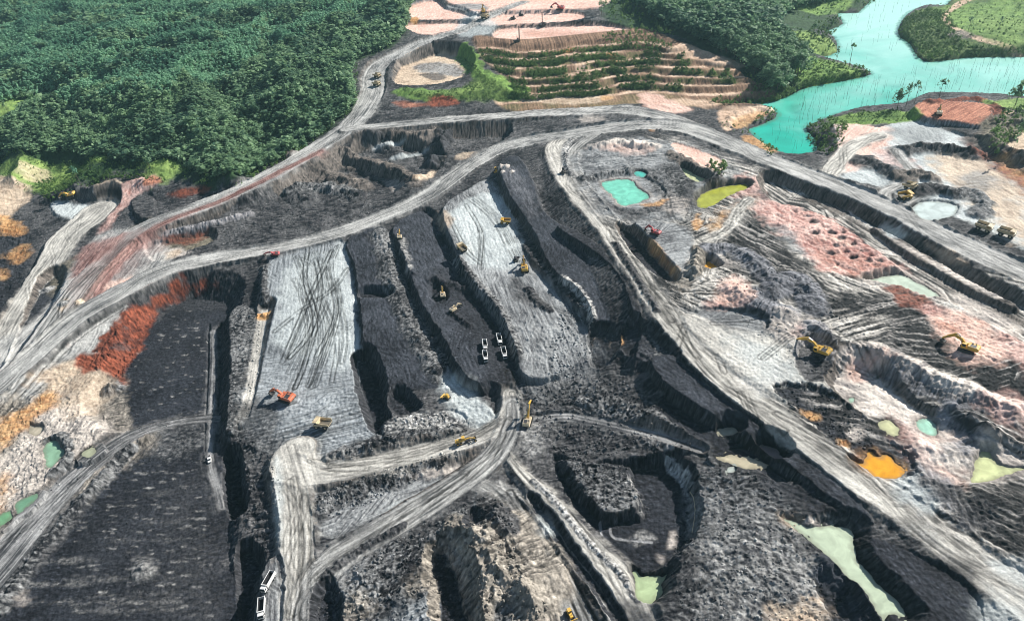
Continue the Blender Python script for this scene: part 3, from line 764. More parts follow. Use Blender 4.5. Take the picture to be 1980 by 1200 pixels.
ridge([(840,540),(870,552),(900,560)], 2.5, 7, 'coal'); ridge([(878,608),(895,620),(910,632)], 2, 3, 'coal')
plat([(856,404),(900,370),(940,350),(966,370),(990,400),(1003,450),(1016,490),(1046,530),(1092,580),(1130,620),(1146,650),(1120,700),(1060,730),(1012,722),(992,660),(962,600),(906,535),(882,480)], [22,22,22,22,21.5,21,20.5,20,18.5,17.5,17,16,15.5,16,17.5,18.5,20,21.5], 'grey', 'coalwall', 1.9, dirpx=(.45,1), rag=1.0)
patch([(868,412),(932,374),(962,378),(986,412),(1000,458),(1006,498),(985,520),(940,515),(908,508),(886,468)], 'pale', 4, 5, 1, dirpx=(.4,1))
patch([(840,420),(862,408),(875,420),(866,440),(850,440)], 'tan', 3, 4, 0.6)
patch([(1000,520),(1040,540),(1120,640),(1060,660),(1000,560)], 'grey', 6, 8, 0.8, dirpx=(.6,1))
lumps([(985,600),(1060,600),(1140,640),(1100,710),(1010,720)], 1.6, 10, True, 7)
ridge([(880,505),(920,545),(965,598),(990,650),(1003,690)], 2.0, 4, 'rubble')
patch([(958,540),(1000,525),(1035,575),(1020,590),(985,580)], 'coal', 2, 3, 0.0)
patch([(985,555),(1000,535),(1036,572),(1022,590),(995,580)], 'dark', 4, 4, 0.8, dirpx=(.4,1))
ridge([(1022,560),(1040,585),(1062,600)], 1.6, 4, 'dark')
for p in ([(900,395),(930,450),(925,520)], [(895,375),(950,420),(985,480),(1000,505)], [(905,372),(960,420),(1000,495)], [(930,440),(935,520)], [(870,420),(900,480),(930,510)]):
    tracks(p, 2.6, 0.6, 0.55, reps=2, spread=1.5)
tracks([(1000,570),(1060,590),(1130,620)], 2.5, .6, .4, reps=3, spread=4)
plat([(966,320),(1000,306),(1030,350),(1047,400),(1082,430),(1130,468),(1170,488),(1203,530),(1224,580),(1238,622),(1205,645),(1152,648),(1142,600),(1118,560),(1086,535),(1058,500),(1038,455),(1010,410),(984,372)], [31,31.5,31,30.5,30,29.5,28.5,27.5,25.5,23.5,22,21,21,23,25,26,27,28.5,29.5,30.5], 'coalbench', 'coalwall', 2.0, dirpx=(.6,1), rag=1.2)
patch([(970,335),(985,318),(1010,340),(1040,400),(1020,420),(995,370)], 'bluegrey', 4, 5, 0.6, dirpx=(.5,1))
for q in ((967,322,3.2,2.2),(979,322,3.6,2.4),(990,332,2.6,1.8),(972,332,2.4,1.6)):
    mound(q[:2], q[2], q[3], 'white')
ridge([(1085,535),(1118,560),(1142,600),(1150,648)], 1.4, 3, 'rubblelight')
plat([(1080,440),(1100,438),(1150,468),(1200,502),(1218,540),(1236,590),(1242,622),(1232,622),(1218,580),(1196,528),(1150,485)], 32, 'coal', 'coalwall', 2.0, rag=1.0)

# ------------------------------------------------------------------ the main road down the right of the coal
patch([(1080,290),(1130,290),(1180,420),(1240,480),(1320,550),(1420,600),(1500,700),(1600,760),(1500,770),(1400,700),(1300,600),(1200,480),(1110,380)], 'grey', 8, 8, 0.8, dirpx=(1,1.1))
road([(1095,262),(1072,282),(1078,308),(1100,345),(1135,388),(1172,432),(1212,490),(1252,552),(1292,612),(1342,672),(1402,732),(1482,792),(1562,852),(1642,912),(1722,962),(1802,1022),(1882,1082),(1962,1142),(2070,1220)],
     [30,31,32,33,33.5,33.5,33.5,33.2,32.5,31.5,30.2,29,28,27.2,26.6,26.2,26,26,26], [12,14,17,19,19,18,16,15,15,15,15,15,16,17,17,17,18,18,18], 'roadpale', so=0.45, berm=1.0, wall='dark')
road([(1150,262),(1118,282),(1106,305),(1112,335),(1140,378),(1178,425)], [31,32,33,33.5,33.5,33.5], 9, 'road', berm=1.1, so=1.0)
ridge([(1108,268),(1096,285),(1093,310),(1105,338)], 1.2, 4, 'rubblelight')
for p in ([(1110,345),(1180,440),(1240,530),(1300,620)], [(1250,560),(1330,665),(1420,755),(1520,830)], [(1120,370),(1200,470),(1270,580),(1350,690)], [(1300,560),(1330,600),(1320,640),(1300,690)], [(1340,640),(1440,690),(1500,640)], [(1350,650),(1460,660),(1560,640)], [(1320,630),(1420,640),(1520,700),(1560,740)], [(1450,900),(1470,850),(1440,760)],[(1500,800),(1620,890),(1760,980),(1900,1090)], [(1290,590),(1360,640),(1400,720)]):
    tracks(p, 3.0, 0.7, 0.5, reps=2, spread=2)
ridge([(1190,470),(1230,535),(1270,600)], 1.6, 3, 'dark')

REDO_C()
# ------------------------------------------------------------------ the hump, the lit bench and the lower coal floor
plat([(1205,650),(1240,640),(1270,665),(1300,700),(1260,700),(1230,690)], 26, 'rubble', 'coalwall', 1.0)
lumps([(1120,640),(1240,630),(1300,700),(1250,740),(1150,720)], 3.0, 13, True, 8)
plat([(1290,770),(1330,775),(1400,815),(1455,850),(1500,890),(1540,925),(1500,930),(1430,890),(1360,872),(1300,850),(1250,800)], 20, 'coalflat', 'coalwall', 1.5, dirpx=(1,.5))
plat([(1262,690),(1300,688),(1345,725),(1402,772),(1470,822),(1540,870),(1600,918),(1660,968),(1690,1010),(1640,985),(1560,925),(1500,876),(1440,832),(1392,806),(1340,774),(1296,745),(1268,715)], [28,28,28,28,27.5,27,26.5,26,25.5,25,25.5,26,26.5,27,27,27.5,28], 'coalbench', 'coalwall', 1.9, dirpx=(1,.6), rag=1.0)
plat([(1215,640),(1230,650),(1222,690),(1205,680),(1200,655)], 21, 'coal', 'coalwall', 1.8, mode='cut')
patch([(1210,645),(1245,640),(1262,690),(1240,720),(1215,700)], 'coalbench', 4, 4, 0.8)
ridge([(1150,648),(1170,650),(1196,655)], 1.2, 4, 'orange'); patch([(1140,645),(1196,650),(1196,662),(1145,655)], 'brown', 2, 3, 0.8, dirpx=(1,.1))
plat([(1150,660),(1180,675),(1170,710),(1155,715),(1145,690)], 12.5, 'coal', 'coalwall', 1.4, mode='cut')
patch([(1020,690),(1130,650),(1150,720),(1080,760),(1020,740)], 'grey', 8, 9, 0.75, dirpx=(.3,1))
lumps([(1000,740),(1150,720),(1280,780),(1360,870),(1200,880),(1050,860)], 2.0, 12, True, 9)
patch([(1060,760),(1150,730),(1240,800),(1180,820),(1080,800)], 'rubble', 6, 8, 0.9)
ridge([(1150,780),(1220,800),(1290,850)], 2, 10, 'rubble')
road([(1040,812),(1090,806),(1140,813),(1200,826),(1280,846),(1355,872)], [10,12,13.5,15,16,17.5], [7,7,7,6,5,3], 'roaddark', berm=0.5, so=1)
patch([(1010,830),(1040,800),(1060,830),(1040,870),(1010,880)], 'rubblelight', 5, 6, 0.7)
pond([(1388,832),(1405,825),(1425,830),(1424,840),(1400,844)], 20.0, (0.42, 0.40, 0.30))
pond([(1385,882),(1430,881),(1472,892),(1482,903),(1440,906),(1402,892)], 20.0, (0.52, 0.46, 0.32))
pond([(1466,862),(1500,866),(1514,888),(1495,888)], 20.2, (0.16, 0.13, 0.13))
pond([(1408,904),(1420,902),(1420,912),(1408,912)], 20.2, (0.5, 0.55, 0.5))
tracks([(1380,870),(1450,845),(1500,900),(1560,930)], 3, .7, .5, reps=2); tracks([(1360,880),(1440,910),(1540,950),(1640,1000)], 3, .7, .5, reps=3)

# ------------------------------------------------------------------ the deep pit in the middle foreground
plat([(1068,890),(1088,888),(1130,905),(1250,908),(1300,910),(1325,945),(1334,985),(1328,1040),(1308,1070),(1290,1092),(1230,1112),(1185,1092),(1150,1050),(1128,1010),(1100,960)], 8, 'coalflat', 'coalwall', 1.9, mode='both', dirpx=(1,.1), rag=2)
plat([(1095,888),(1130,896),(1200,900),(1218,925),(1236,965),(1225,980),(1175,985),(1150,968),(1118,930)], 14, 'rubble', 'coalwall', 1.5, rag=3)
lumps([(1090,885),(1200,895),(1240,970),(1160,985)], 2.4, 9, True, 10)
patch([(1238,1030),(1265,1040),(1250,1052),(1220,1050),(1195,1042)], 'rubblelight', 1.5, 3, 0.5)
patch([(1290,1032),(1308,1030),(1306,1055),(1290,1060)], 'white', 1.5, 3, 0.85)
patch([(1270,1072),(1285,1074),(1280,1085)], 'white', 1.5, 2, 0.6)
patch([(1214,925),(1222,930),(1240,985),(1234,988)], 'rubblelight', 1.2, 1.5, 0.8, dirpx=(.4,1))
for a in ([(1160,1010),(1165,1050),(1160,1060)],[(1180,1020),(1190,1040),(1260,1048)]):
    tracks(a, 0.5, 0.5, 0.6, tint=(.35,.35,.35))
pond([(1222,1104),(1234,1106),(1244,1114),(1268,1114),(1290,1110),(1282,1130),(1278,1148),(1262,1163),(1245,1166),(1234,1155),(1227,1130)], 6.6, (0.45, 0.56, 0.32))
ridge([(1294,900),(1325,930),(1340,975),(1338,1030)], 1.2, 3, 'rubblelight')
# pale haul strips left of the pit
patch([(940,940),(985,945),(1035,975),(1080,1040),(1130,1110),(1195,1195),(1210,1250),(1085,1250),(1050,1150),(1005,1060),(960,985)], 'road', 4, 5, 1, dirpx=(.62,1), swirl=6)
road([(900,928),(945,948),(985,985),(1020,1040),(1052,1100),(1085,1160),(1110,1240)], [9.4,9.2,9,8.5,8,8,8], [7,9,13,16,17,18,20], 'road', berm=0.6, so=0.7)
for p in ([(985,950),(1040,1030),(1090,1120),(1140,1220)], [(975,960),(1020,1050),(1060,1140),(1085,1220)], [(1000,955),(1060,1035),(1115,1115),(1170,1210)], [(1045,1050),(1110,1130),(1160,1200)]):
    tracks(p, 3, .8, .6, reps=2, spread=2.5)
road([(975,872),(1000,905),(1040,945),(1078,985),(1108,1028),(1145,1070),(1185,1108),(1215,1150),(1240,1200),(1250,1250)], [10.8,11,11.6,11.8,11.8,11.5,11.2,11,11,11], [2,4,7,9,11,13,14,13,11,10], 'roadpale', berm=0, so=0.7, wall='dark')
plat([(1024,966),(1032,968),(1066,1008),(1095,1052),(1132,1098),(1172,1150),(1200,1200),(1190,1200),(1160,1155),(1120,1106),(1084,1058),(1052,1012)], 8.2, 'coal', 'coalwall', 1.2, mode='cut', rag=1.2)
ridge([(1030,930),(1062,955),(1092,992),(1122,1030),(1160,1070),(1200,1108),(1232,1160)], 0.7, 2.0, 'rubblelight')
patch([(1205,1160),(1240,1165),(1260,1200),(1240,1220),(1200,1210)], 'coal', 4, 5, 0.9)
patch([(1035,1000),(1065,1010),(1070,1030),(1040,1030)], 'pale', 3, 4, 0.8)

# ------------------------------------------------------------------ roads around the central foreground island
patch([(470,820),(560,775),(640,755),(694,748),(712,800),(742,842),(640,885),(560,885),(500,862)], 'pad', 6, 6, 1, dirpx=(1,-.22))
for q in range(5):
    tracks([(480,845+q*9),(580,815+q*9),(690,785+q*9)], 3, .6, .35, reps=2)
plat([(692,700),(715,705),(735,750),(742,800),(748,845),(730,840),(712,790),(697,745)], -1, 'coal', 'coalwall', 1.8, rag=1, mode='cut')
plat([(752,775),(775,765),(800,785),(805,800),(770,802)], 3, 'coal', 'coalwall', 1.5, mode='cut')
plat([(745,815),(800,800),(880,795),(905,815),(895,840),(800,850),(750,850)], 8, 'rubblelight', 'coalwall', 1.2)
lumps([(745,800),(880,780),(905,815),(895,845),(760,850)], 2.2, 10, True, 11)
patch([(700,850),(820,835),(900,838),(860,862),(760,880),(660,895),(640,885)], 'rubble', 4, 5, 1)
ridge([(648,885),(720,865),(800,850),(880,838)], 3, 8, 'rubble')
patch([(850,728),(890,735),(930,770),(966,800),(972,822),(930,832),(890,800),(862,772)], 'pale', 5, 6, 0.95, dirpx=(1,1))
patch([(935,705),(990,700),(1006,740),(990,765),(945,755)], 'coal', 6, 6, 0.9)
tracks([(975,720),(985,790),(975,830)], 4, 1, .5, reps=3)
plat([(948,770),(962,775),(970,800),(962,805),(950,790)], 8, 'dark', None, 1.0, mode='cut')
plat([(612,950),(680,915),(800,890),(905,862),(940,868),(900,905),(820,955),(730,1000),(640,1040),(612,1000)], 3.5, 'grey', 'coalwall', 1.0, dirpx=(1,-.4))
patch([(612,955),(700,920),(800,900),(860,890),(800,925),(700,945),(640,990),(612,1000)], 'rubble', 4, 5, 1)
ridge([(625,985),(700,940),(790,915),(870,892)], 3.0, 9, 'rubble')
patch([(745,985),(780,965),(830,958),(780,985)], 'pale', 3, 4, 0.6)
patch([(780,918),(850,908),(865,898),(885,905),(850,920),(800,926)], 'white', 2, 4, 0.6, dirpx=(3,-1))
road([(560,1240),(568,1150),(573,1070),(572,990),(562,930),(556,890),(575,868)], [4.5,5,5,5.5,6,6,6], [17,16,15,15,16,18,18], 'roadpale', berm=1.0)
road([(560,905),(600,915),(650,912),(720,898),(790,880),(860,862),(920,846),(965,824),(985,795),(985,760)], [6,6,6.5,7,7.5,8.5,9.5,10.5,11,11.5], [18,16,13,12.5,12.5,12,11,10,9,7], 'roadpale', berm=0.9)
road([(596,1240),(600,1165),(632,1102),(690,1055),(770,1008),(850,960),(925,908),(968,865),(988,820),(988,780)], [4.5,5,5.5,6,7,8,9,10,10.8,11.2], [16,16,16,16,15,14,13,12,10,9], 'road', berm=1.1)
patch([(540,860),(600,862),(625,905),(610,940),(560,940),(535,900)], 'roadpale', 4, 4, 0.9, dirpx=(.3,1))
for p in ([(620,1110),(720,1040),(850,960),(950,880),(985,810)], [(610,1085),(760,1000),(900,915)], [(640,900),(760,885),(900,850),(970,810)], [(560,1190),(570,1050),(560,930)], [(585,1190),(590,1050),(585,960)], [(600,890),(640,905),(700,905)]):
    tracks(p, 3.4, 0.8, 0.5, reps=2, spread=2.5)
ridge([(612,1195),(610,1150),(640,1105),(700,1062),(780,1016)], 1.5, 3, 'dark')

# ------------------------------------------------------------------ hills and gullies at the bottom edge
patch([(620,1140),(700,1080),(800,1020),(880,990),(960,960),(1000,1010),(1040,1100),(1070,1260),(620,1260)], 'rubble', 8, 8, 1, dirpx=(1,-.6))
patch([(880,1030),(960,1000),(1010,1060),(1030,1140),(980,1150),(940,1100)], 'brown', 6, 6, 0.9, dirpx=(1,.8))
patch([(660,1170),(720,1150),(710,1200),(670,1220)], 'brown', 5, 6, 0.8)
patch([(740,1200),(800,1160),(850,1140),(870,1200),(850,1240),(740,1240)], 'pad', 5, 5, 0.9, dirpx=(1,-.6))
patch([(780,1130),(830,1090),(850,1110),(800,1150)], 'brown', 4, 5, 0.7)
ridge([(868,1075),(892,1105),(908,1150),(922,1230)], [5,7,7,7], 11, 'brown')
ridge([(895,1030),(930,1055),(955,1100),(985,1130),(1020,1150),(1040,1200)], [5,6,6,5,4,4], 11, 'brown')
ridge([(955,1010),(1000,1060),(1040,1120)], 4, 16, 'brown')
plat([(838,1080),(862,1075),(885,1130),(905,1200),(905,1240),(862,1240),(850,1160)], 2, 'coal', 'brown', 1.2, mode='cut', rag=2)
lumps([(620,1140),(800,1020),(960,960),(1040,1100),(1070,1260),(620,1260)], 2.4, 14, True, 12)
plat([(618,1165),(640,1140),(650,1200),(655,1240),(618,1240)], 1, 'coal', 'coalwall', 1.2, mode='cut')
patch([(915,960),(960,950),(985,985),(950,1020),(910,1000)], 'rubble', 4, 6, 0.9)
plat([(908,994),(922,992),(922,1008),(910,1010)], 7, 'coal', 'coalwall', 1.2, mode='cut'); ridge([(960,985),(975,1000),(985,1020)], 3.5, 6, 'dark')
# trench between the coal floor and the vertical road
plat([(445,900),(462,902),(470,960),(478,1000),(460,1012),(450,980)], -12, 'coal', 'coalwall', 2.2, rag=1, mode='cut')
lumps([(440,820),(530,870),(535,1060),(470,1070),(450,960)], 3.2, 13, True, 13)
patch([(445,790),(540,780),(530,880),(470,890),(445,860)], 'rubble', 5, 6, 0.8)
patch([(430,1080),(470,1062),(540,1045),(545,1060),(490,1072),(440,1095)], 'dark', 4, 4, .8, dirpx=(1,-.2))
plat([(470,1085),(490,1075),(505,1100),(500,1160),(498,1260),(470,1260)], -9, 'coal', 'coalwall', 2.0, rag=1)
plat([(512,1095),(540,1075),(546,1130),(540,1260),(498,1260),(498,1180)], 3.5, 'grey', 'coalwall', 1.5, dirpx=(0,1))
patch([(534,880),(545,930),(545,1050),(535,1050),(530,960)], 'pale', 2, 2, 0.6, dirpx=(0,1))
patch([(300,578),(318,558),(352,548),(392,543),(420,548),(385,556),(345,572),(322,592),(306,606),(290,640),(276,660),(262,690),(240,702),(196,690),(186,670),(212,636),(248,606),(270,580)], 'redbank', 3, 8, dirpx=(1,1))
patch([(300,600),(330,575),(340,582),(300,625)], 'dark', 3, 6, .7)
patch([(215,690),(240,640),(250,650),(235,692)], 'dark', 3, 6, .6)
patch([(148,692),(175,684),(205,680),(252,682),(240,712),(238,742),(222,730),(205,720),(158,716)], 'redbank', 2.5, 4, dirpx=(2,1))
lumps([(300,560),(390,543),(345,575),(308,600),(278,655),(250,730),(160,715),(190,660),(250,600)], 2.2, 8, True, 4)
# ------------------------------------------------------------------ the worked-over ground right of the main road
CHAOS = [(1120,300),(1260,262),(1340,280),(1480,330),(1600,385),(1720,440),(1860,510),(2100,620),(2100,1200),(1980,1130),(1860,1050),(1700,940),(1560,830),(1440,740),(1340,640),(1260,540),(1180,430),(1130,370)]
lumps(CHAOS, 1.3, 17, True, 20)
patch(CHAOS, 'stripes', 8, 6, 1, dirpx=(1,.4), n=2)
patch([(1120,300),(1260,270),(1360,290),(1420,330),(1330,420),(1230,430),(1150,400)], 'grey', 8, 8, 0.9, dirpx=(1,-.1))
patch([(1140,340),(1200,328),(1270,330),(1340,345),(1345,400),(1270,415),(1180,405)], 'dark', 6, 8, 0.9, dirpx=(1,.2))
patch([(1420,340),(1490,345),(1560,390),(1540,430),(1470,420),(1430,380)], 'pinkred', 6, 10, 0.8, dirpx=(1,.4))
patch([(1460,365),(1500,362),(1520,380),(1480,385)], 'dark', 4, 6, 0.8)
patch([(1320,420),(1380,430),(1420,470),(1380,540),(1330,550),(1290,500)], 'stripes', 8, 8, 0.9, dirpx=(1,-.4))
patch([(1390,430),(1470,425),(1550,500),(1600,550),(1560,590),(1480,560),(1420,500)], 'stripesdark', 8, 9, 1, dirpx=(1,.5))
patch([(1560,600),(1640,565),(1780,590),(1880,640),(1910,720),(1800,740),(1700,700),(1620,690)], 'stripesdark', 8, 8, 1, dirpx=(1,-.22))
patch([(1575,620),(1650,600),(1720,612),(1640,640),(1600,665)], 'stripes', 6, 6, 0.9, dirpx=(1,-.3))
patch([(1700,640),(1820,620),(1900,680),(1900,740),(1780,735)], 'stripesdark', 6, 8, 1, dirpx=(1,.1))
patch([(1850,690),(1980,680),(2060,800),(1980,800),(1880,760)], 'stripesdark', 8, 8, 1, dirpx=(1,-.3))
# band between the haul road and the pink ground: a road-side cut with a mid bench
plat([(1480,352),(1560,378),(1640,410),(1720,452),(1820,512),(1920,568),(2060,640),(2060,700),(1980,668),(1880,610),(1790,560),(1740,520),(1680,475),(1610,432),(1560,410),(1500,396)], 28, 'stripes', 'wall', 1.0, dirpx=(1,.6), rag=1.2)
plat([(1690,438),(1740,462),(1820,510),(1900,556),(1960,585),(1958,592),(1890,563),(1810,518),(1730,470)], 31.0, 'wall', 'wall', 1.1, rag=1.4)
patch([(1690,443),(1760,478),(1840,524),(1935,572),(1930,577),(1835,531),(1755,485)], 'white', 1.5, 2, .9)
patch([(1700,440),(1740,440),(1770,455),(1745,462),(1715,455)], 'pale', 2, 3, 0.9)
patch([(1780,465),(1830,480),(1880,515),(1850,510),(1800,485)], 'tan', 2, 3, 0.7)
patch([(1555,385),(1620,415),(1700,465),(1780,525),(1860,575),(1980,635),(1980,620),(1880,560),(1760,485),(1650,420),(1570,380)], 'wall', 3, 3, 0.85, dirpx=(1,-2))
# pink blasted ground with dark holes
patch([(1470,415),(1500,395),(1560,408),(1620,432),(1680,472),(1745,512),(1735,528),(1650,532),(1590,520),(1545,480)], 'pinkred', 4, 6, 1, dirpx=(1,.5))
patch([(1490,430),(1530,445),(1560,490),(1530,480)], 'grey', 4, 8, .7)
patch([(1600,450),(1640,462),(1650,480),(1610,470)], 'pink', 4, 8, .8)
patch([(1570,470),(1640,490),(1720,510),(1680,530),(1600,520)], 'reddirt', 6, 8, 0.35)
HOLES = [(1537,423),(1555,420),(1572,443),(1588,452),(1604,463),(1628,461),(1624,473),(1648,484),(1670,482),(1632,496),(1652,507),(1664,496),(1683,505),(1675,515),(1700,515),(1645,507),(1618,519),(1594,472),(1575,465),(1615,486),(1735,508),(1715,503),(1690,522),(1605,500),(1560,432),(1503,432)]
for px, py in HOLES:
    r_ = random.choice([2.2, 3, 4, 5, 6.5, 8])
    patch([(px-r_,py),(px,py-r_*.5),(px+r_*1.1,py+.5),(px+1,py+r_*.5)], 'coal', 1.0, 1.2, 0.92, z=28, relief=0)
    ridge([(px-r_*.8,py+1),(px+r_*.8,py+1.5)], -1.1, 3.0, None, z=28)
pond([(1668,546),(1700,536),(1740,530),(1762,541),(1800,560),(1822,578),(1795,580),(1740,560),(1720,556)], 27.6, (0.52, 0.60, 0.48), rim='white')
patch([(1660,540),(1700,528),(1750,524),(1790,545),(1830,580),(1780,585),(1700,560)], 'white', 3, 4, 0.6)
patch([(1712,555),(1760,556),(1800,580),(1820,602),(1780,600),(1730,580)], 'redbank', 3, 5, 0.85)
patch([(1780,585),(1830,600),(1880,630),(1860,640),(1810,615)], 'pinkred', 4, 5, 0.9)
patch([(1838,572),(1870,575),(1955,622),(1978,640),(1930,642),(1880,612)], 'white', 3, 3, 0.9, dirpx=(1,.5))
patch([(1810,620),(1860,605),(1920,640),(1945,680),(1900,705),(1850,690)], 'pink', 5, 7, 0.9, dirpx=(1,.7))
patch([(1820,625),(1850,625),(1860,650),(1835,650)], 'reddirt', 4, 5, 0.5)
patch([(1920,640),(1980,660),(2000,720),(1950,690)], 'pinkred', 4, 5, 0.7)
# upper-left of it: basin with the teal pond
plat([(1130,330),(1200,330),(1250,345),(1285,372),(1262,396),(1215,405),(1170,385)], 31.6, 'grey', 'coalwall', 0.9)
pond([(1162,354),(1214,347),(1236,365),(1256,381),(1226,395),(1200,397),(1182,376)], 31.0, (0.20, 0.60, 0.44), rim='white')
pond([(1226,333),(1240,331),(1250,337),(1244,343),(1230,340)], 31.6, (0.10, 0.55, 0.45))
patch([(1105,305),(1170,275),(1240,268),(1290,290),(1280,320),(1200,325),(1130,335)], 'grey', 6, 7, 0.95, dirpx=(1,-.12))
ridge([(1150,285),(1200,276),(1260,285)], 3.2, 9, 'white')
patch([(1165,283),(1230,275),(1265,290),(1210,298)], 'pink', 4, 5, 0.5)
ridge([(1130,345),(1170,338),(1220,332)], 2.6, 7, 'rubble')
plat([(1300,282),(1320,280),(1400,312),(1388,332),(1340,318)], 33.5, 'pink', 'wall', 1.2, dirpx=(2,1))
ridge([(1300,300),(1340,322),(1382,340)], 2.5, 8, 'wall')
patch([(1255,330),(1300,320),(1340,350),(1300,385),(1260,370)], 'rubble', 5, 6, 0.9)
mound((1380,350), 9, 4, 'rubble')
pond([(1318,325),(1340,335),(1368,350),(1350,357),(1330,345)], 30.6, (0.55, 0.58, 0.32))
pond([(1355,376),(1392,362),(1440,356),(1446,368),(1402,386),(1375,404),(1356,408),(1347,394)], 30.2, (0.38, 0.40, 0.06), rim='mud')
patch([(1270,385),(1300,375),(1330,390),(1330,410),(1290,410)], 'white', 4, 6, 0.5)
patch([(1235,395),(1290,385),(1270,398)], 'orange', 2, 3, 0.7)
patch([(1370,440),(1385,420),(1420,395),(1450,380),(1450,395),(1410,420),(1395,450),(1375,460)], 'orange', 4, 6, 0.6)
patch([(1340,420),(1352,415),(1352,440),(1342,442)], 'orange', 2, 3, 0.8)
road([(1320,480),(1370,462),(1410,440),(1428,405),(1450,385)], None, 9, 'roadpale', berm=0.3, shape=False)
# plateau of the red excavator with a deep cut below it
plat([(1222,432),(1262,425),(1330,440),(1340,480),(1312,532),(1300,528),(1272,490),(1245,462)], 34.5, 'grey', 'wall', 1.6, dirpx=(1,-.2))
plat([(1198,452),(1212,446),(1240,470),(1270,505),(1302,540),(1300,556),(1270,540),(1235,508)], 27.5, 'coal', 'wall', 2.0, mode='cut', rag=1)
patch([(1250,462),(1268,468),(1305,515),(1315,535),(1300,530),(1272,498)], 'orange', 2, 2.5, 0.8)
patch([(1300,535),(1340,550),(1320,560),(1295,552)], 'brown', 3, 4, 0.8)
pond([(1358,524),(1365,510),(1371,506),(1390,520),(1376,526)], 29.5, (0.75, 0.36, 0.04))
patch([(1352,485),(1362,480),(1368,500),(1356,502)], 'orange', 2, 2, 0.9)
patch([(1370,492),(1390,490),(1425,508),(1410,512),(1380,502)], 'white', 3, 4, 0.7)
ridge([(1350,488),(1352,510),(1340,528)], 4, 7, 'brown')
# soft blue-grey heaps
ridge([(1370,480),(1420,485),(1460,510),(1490,545)], [1.5,2.5,3,2.5], 9, 'bluegrey', 0.5)
ridge([(1440,570),(1490,570),(1530,540),(1560,560),(1570,600)], [2,3.5,3.5,3.5,2], 10, 'bluegrey', 0.5)
ridge([(1420,560),(1460,590),(1520,605)], 2.5, 10, 'bluegrey', 0.5)
patch([(1395,550),(1430,540),(1445,580),(1420,590),(1390,585)], 'pink', 5, 6, 0.9)
patch([(1360,585),(1400,588),(1440,580),(1420,600),(1380,600)], 'pinkred', 4, 5, 0.7)
patch([(1480,610),(1540,600),(1565,620),(1530,660),(1490,640)], 'white', 4, 6, 0.9, dirpx=(1,.6))
patch([(1535,635),(1570,630),(1600,650),(1590,662),(1545,650)], 'pinkred', 4, 4, 0.7)
plat([(1345,598),(1420,602),(1480,620),(1470,640),(1400,632)], 32, 'grey', 'coalwall', 1.0)
plat([(1322,612),(1400,628),(1480,645),(1545,690),(1600,742),(1520,765),(1440,725),(1365,665)], [33,33,32.6,31.6,30.6,30.4,31,32.4], 'roadpale', None, 0.35, dirpx=(1,.6))
patch([(1420,650),(1500,680),(1560,735),(1500,750),(1430,705)], 'pale', 9, 8, 0.6, dirpx=(1,.3))
patch([(1330,600),(1420,615),(1480,640),(1440,650),(1370,625)], 'grey', 6, 6, 0.7, dirpx=(1,.2))
plat([(1548,672),(1580,662),(1620,690),(1622,720),(1570,740),(1540,710)], 30.5, 'dark', 'greywall', 1.2, dirpx=(1,-.2))
ridge([(1575,640),(1605,660),(1620,690)], 4, 9, 'greywall')
# fan of dozer cuts above, dark edge below
patch([(1610,620),(1680,612),(1720,640),(1650,665),(1620,690)], 'stripes', 6, 6, 0.9, dirpx=(1,-.35))
# pale pink white lower basin with its steep blue-grey face
plat([(1610,745),(1652,705),(1690,725),(1740,770),(1790,800),(1850,820),(1910,860),(2060,920),(2060,1000),(1960,960),(1900,930),(1820,935),(1770,890),(1720,840),(1660,790)], 26, 'white', 'wall', 1.0, dirpx=(1,.5), rag=2)
ridge([(1640,705),(1690,685),(1745,705),(1800,735),(1870,760),(1960,795)], [2.5,4,4,4,3.5,3], 9, 'white', 0.35)
patch([(1640,700),(1690,680),(1740,690),(1700,705),(1660,740)], 'pink', 4, 5, 0.8, dirpx=(1,-1))
patch([(1690,700),(1720,695),(1790,735),(1850,760),(1950,790),(1960,830),(1880,800),(1800,775),(1730,745)], 'bluegrey', 4, 5, 0.9, dirpx=(-.5,1))
patch([(1780,860),(1840,850),(1900,890),(1870,930),(1810,920)], 'pink', 8, 8, 0.6)
patch([(1880,780),(1980,770),(2040,860),(1980,850),(1920,830)], 'pinkred', 6, 8, 0.7)
ridge([(1840,805),(1880,820),(1910,845)], 4, 9, 'bluegrey')
ridge([(1780,870),(1850,880),(1920,862)], 2, 9, 'white')
pond([(1768,814),(1795,810),(1813,830),(1802,842),(1780,832)], 25.4, (0.42, 0.72, 0.55))
pond([(1700,816),(1718,811),(1736,830),(1731,843),(1706,832)], 25.8, (0.62, 0.62, 0.36))
pond([(1878,926),(1890,885),(1912,873),(1935,900),(1985,906),(1930,924),(1885,934)], 25.2, (0.58, 0.62, 0.32), rim='white')
pond([(1640,770),(1650,768),(1654,776),(1644,778)], 25.8, (0.45,0.65,0.5))
# dark slope between road and basin, orange pond
plat([(1500,752),(1560,748),(1600,765),(1660,800),(1700,840),(1760,890),(1740,920),(1690,900),(1640,868),(1560,810)], [29,29,28,26.6,25.4,24.6,24.4,24.4,25,27.4], 'coal', 'coalwall', 0.8, dirpx=(1,.3), rag=4)
patch([(1560,765),(1640,785),(1690,830),(1640,830),(1580,800)], 'stripesdark', 4, 6, .9, dirpx=(1,.1))
lumps([(1500,752),(1600,765),(1700,840),(1740,900),(1640,868),(1560,810)], 2.2, 11, True, 21)
pond([(1645,888),(1668,894),(1680,873),(1697,884),(1716,880),(1736,895),(1746,914),(1722,928),(1690,921)], 24.2, (0.80, 0.36, 0.03))
patch([(1690,872),(1716,876),(1736,892),(1715,884),(1695,892)], 'dark', 1.5, 2, 0.8)
patch([(1640,880),(1690,868),(1750,900),(1748,925),(1700,930)], 'orange', 3, 3, 0.5)
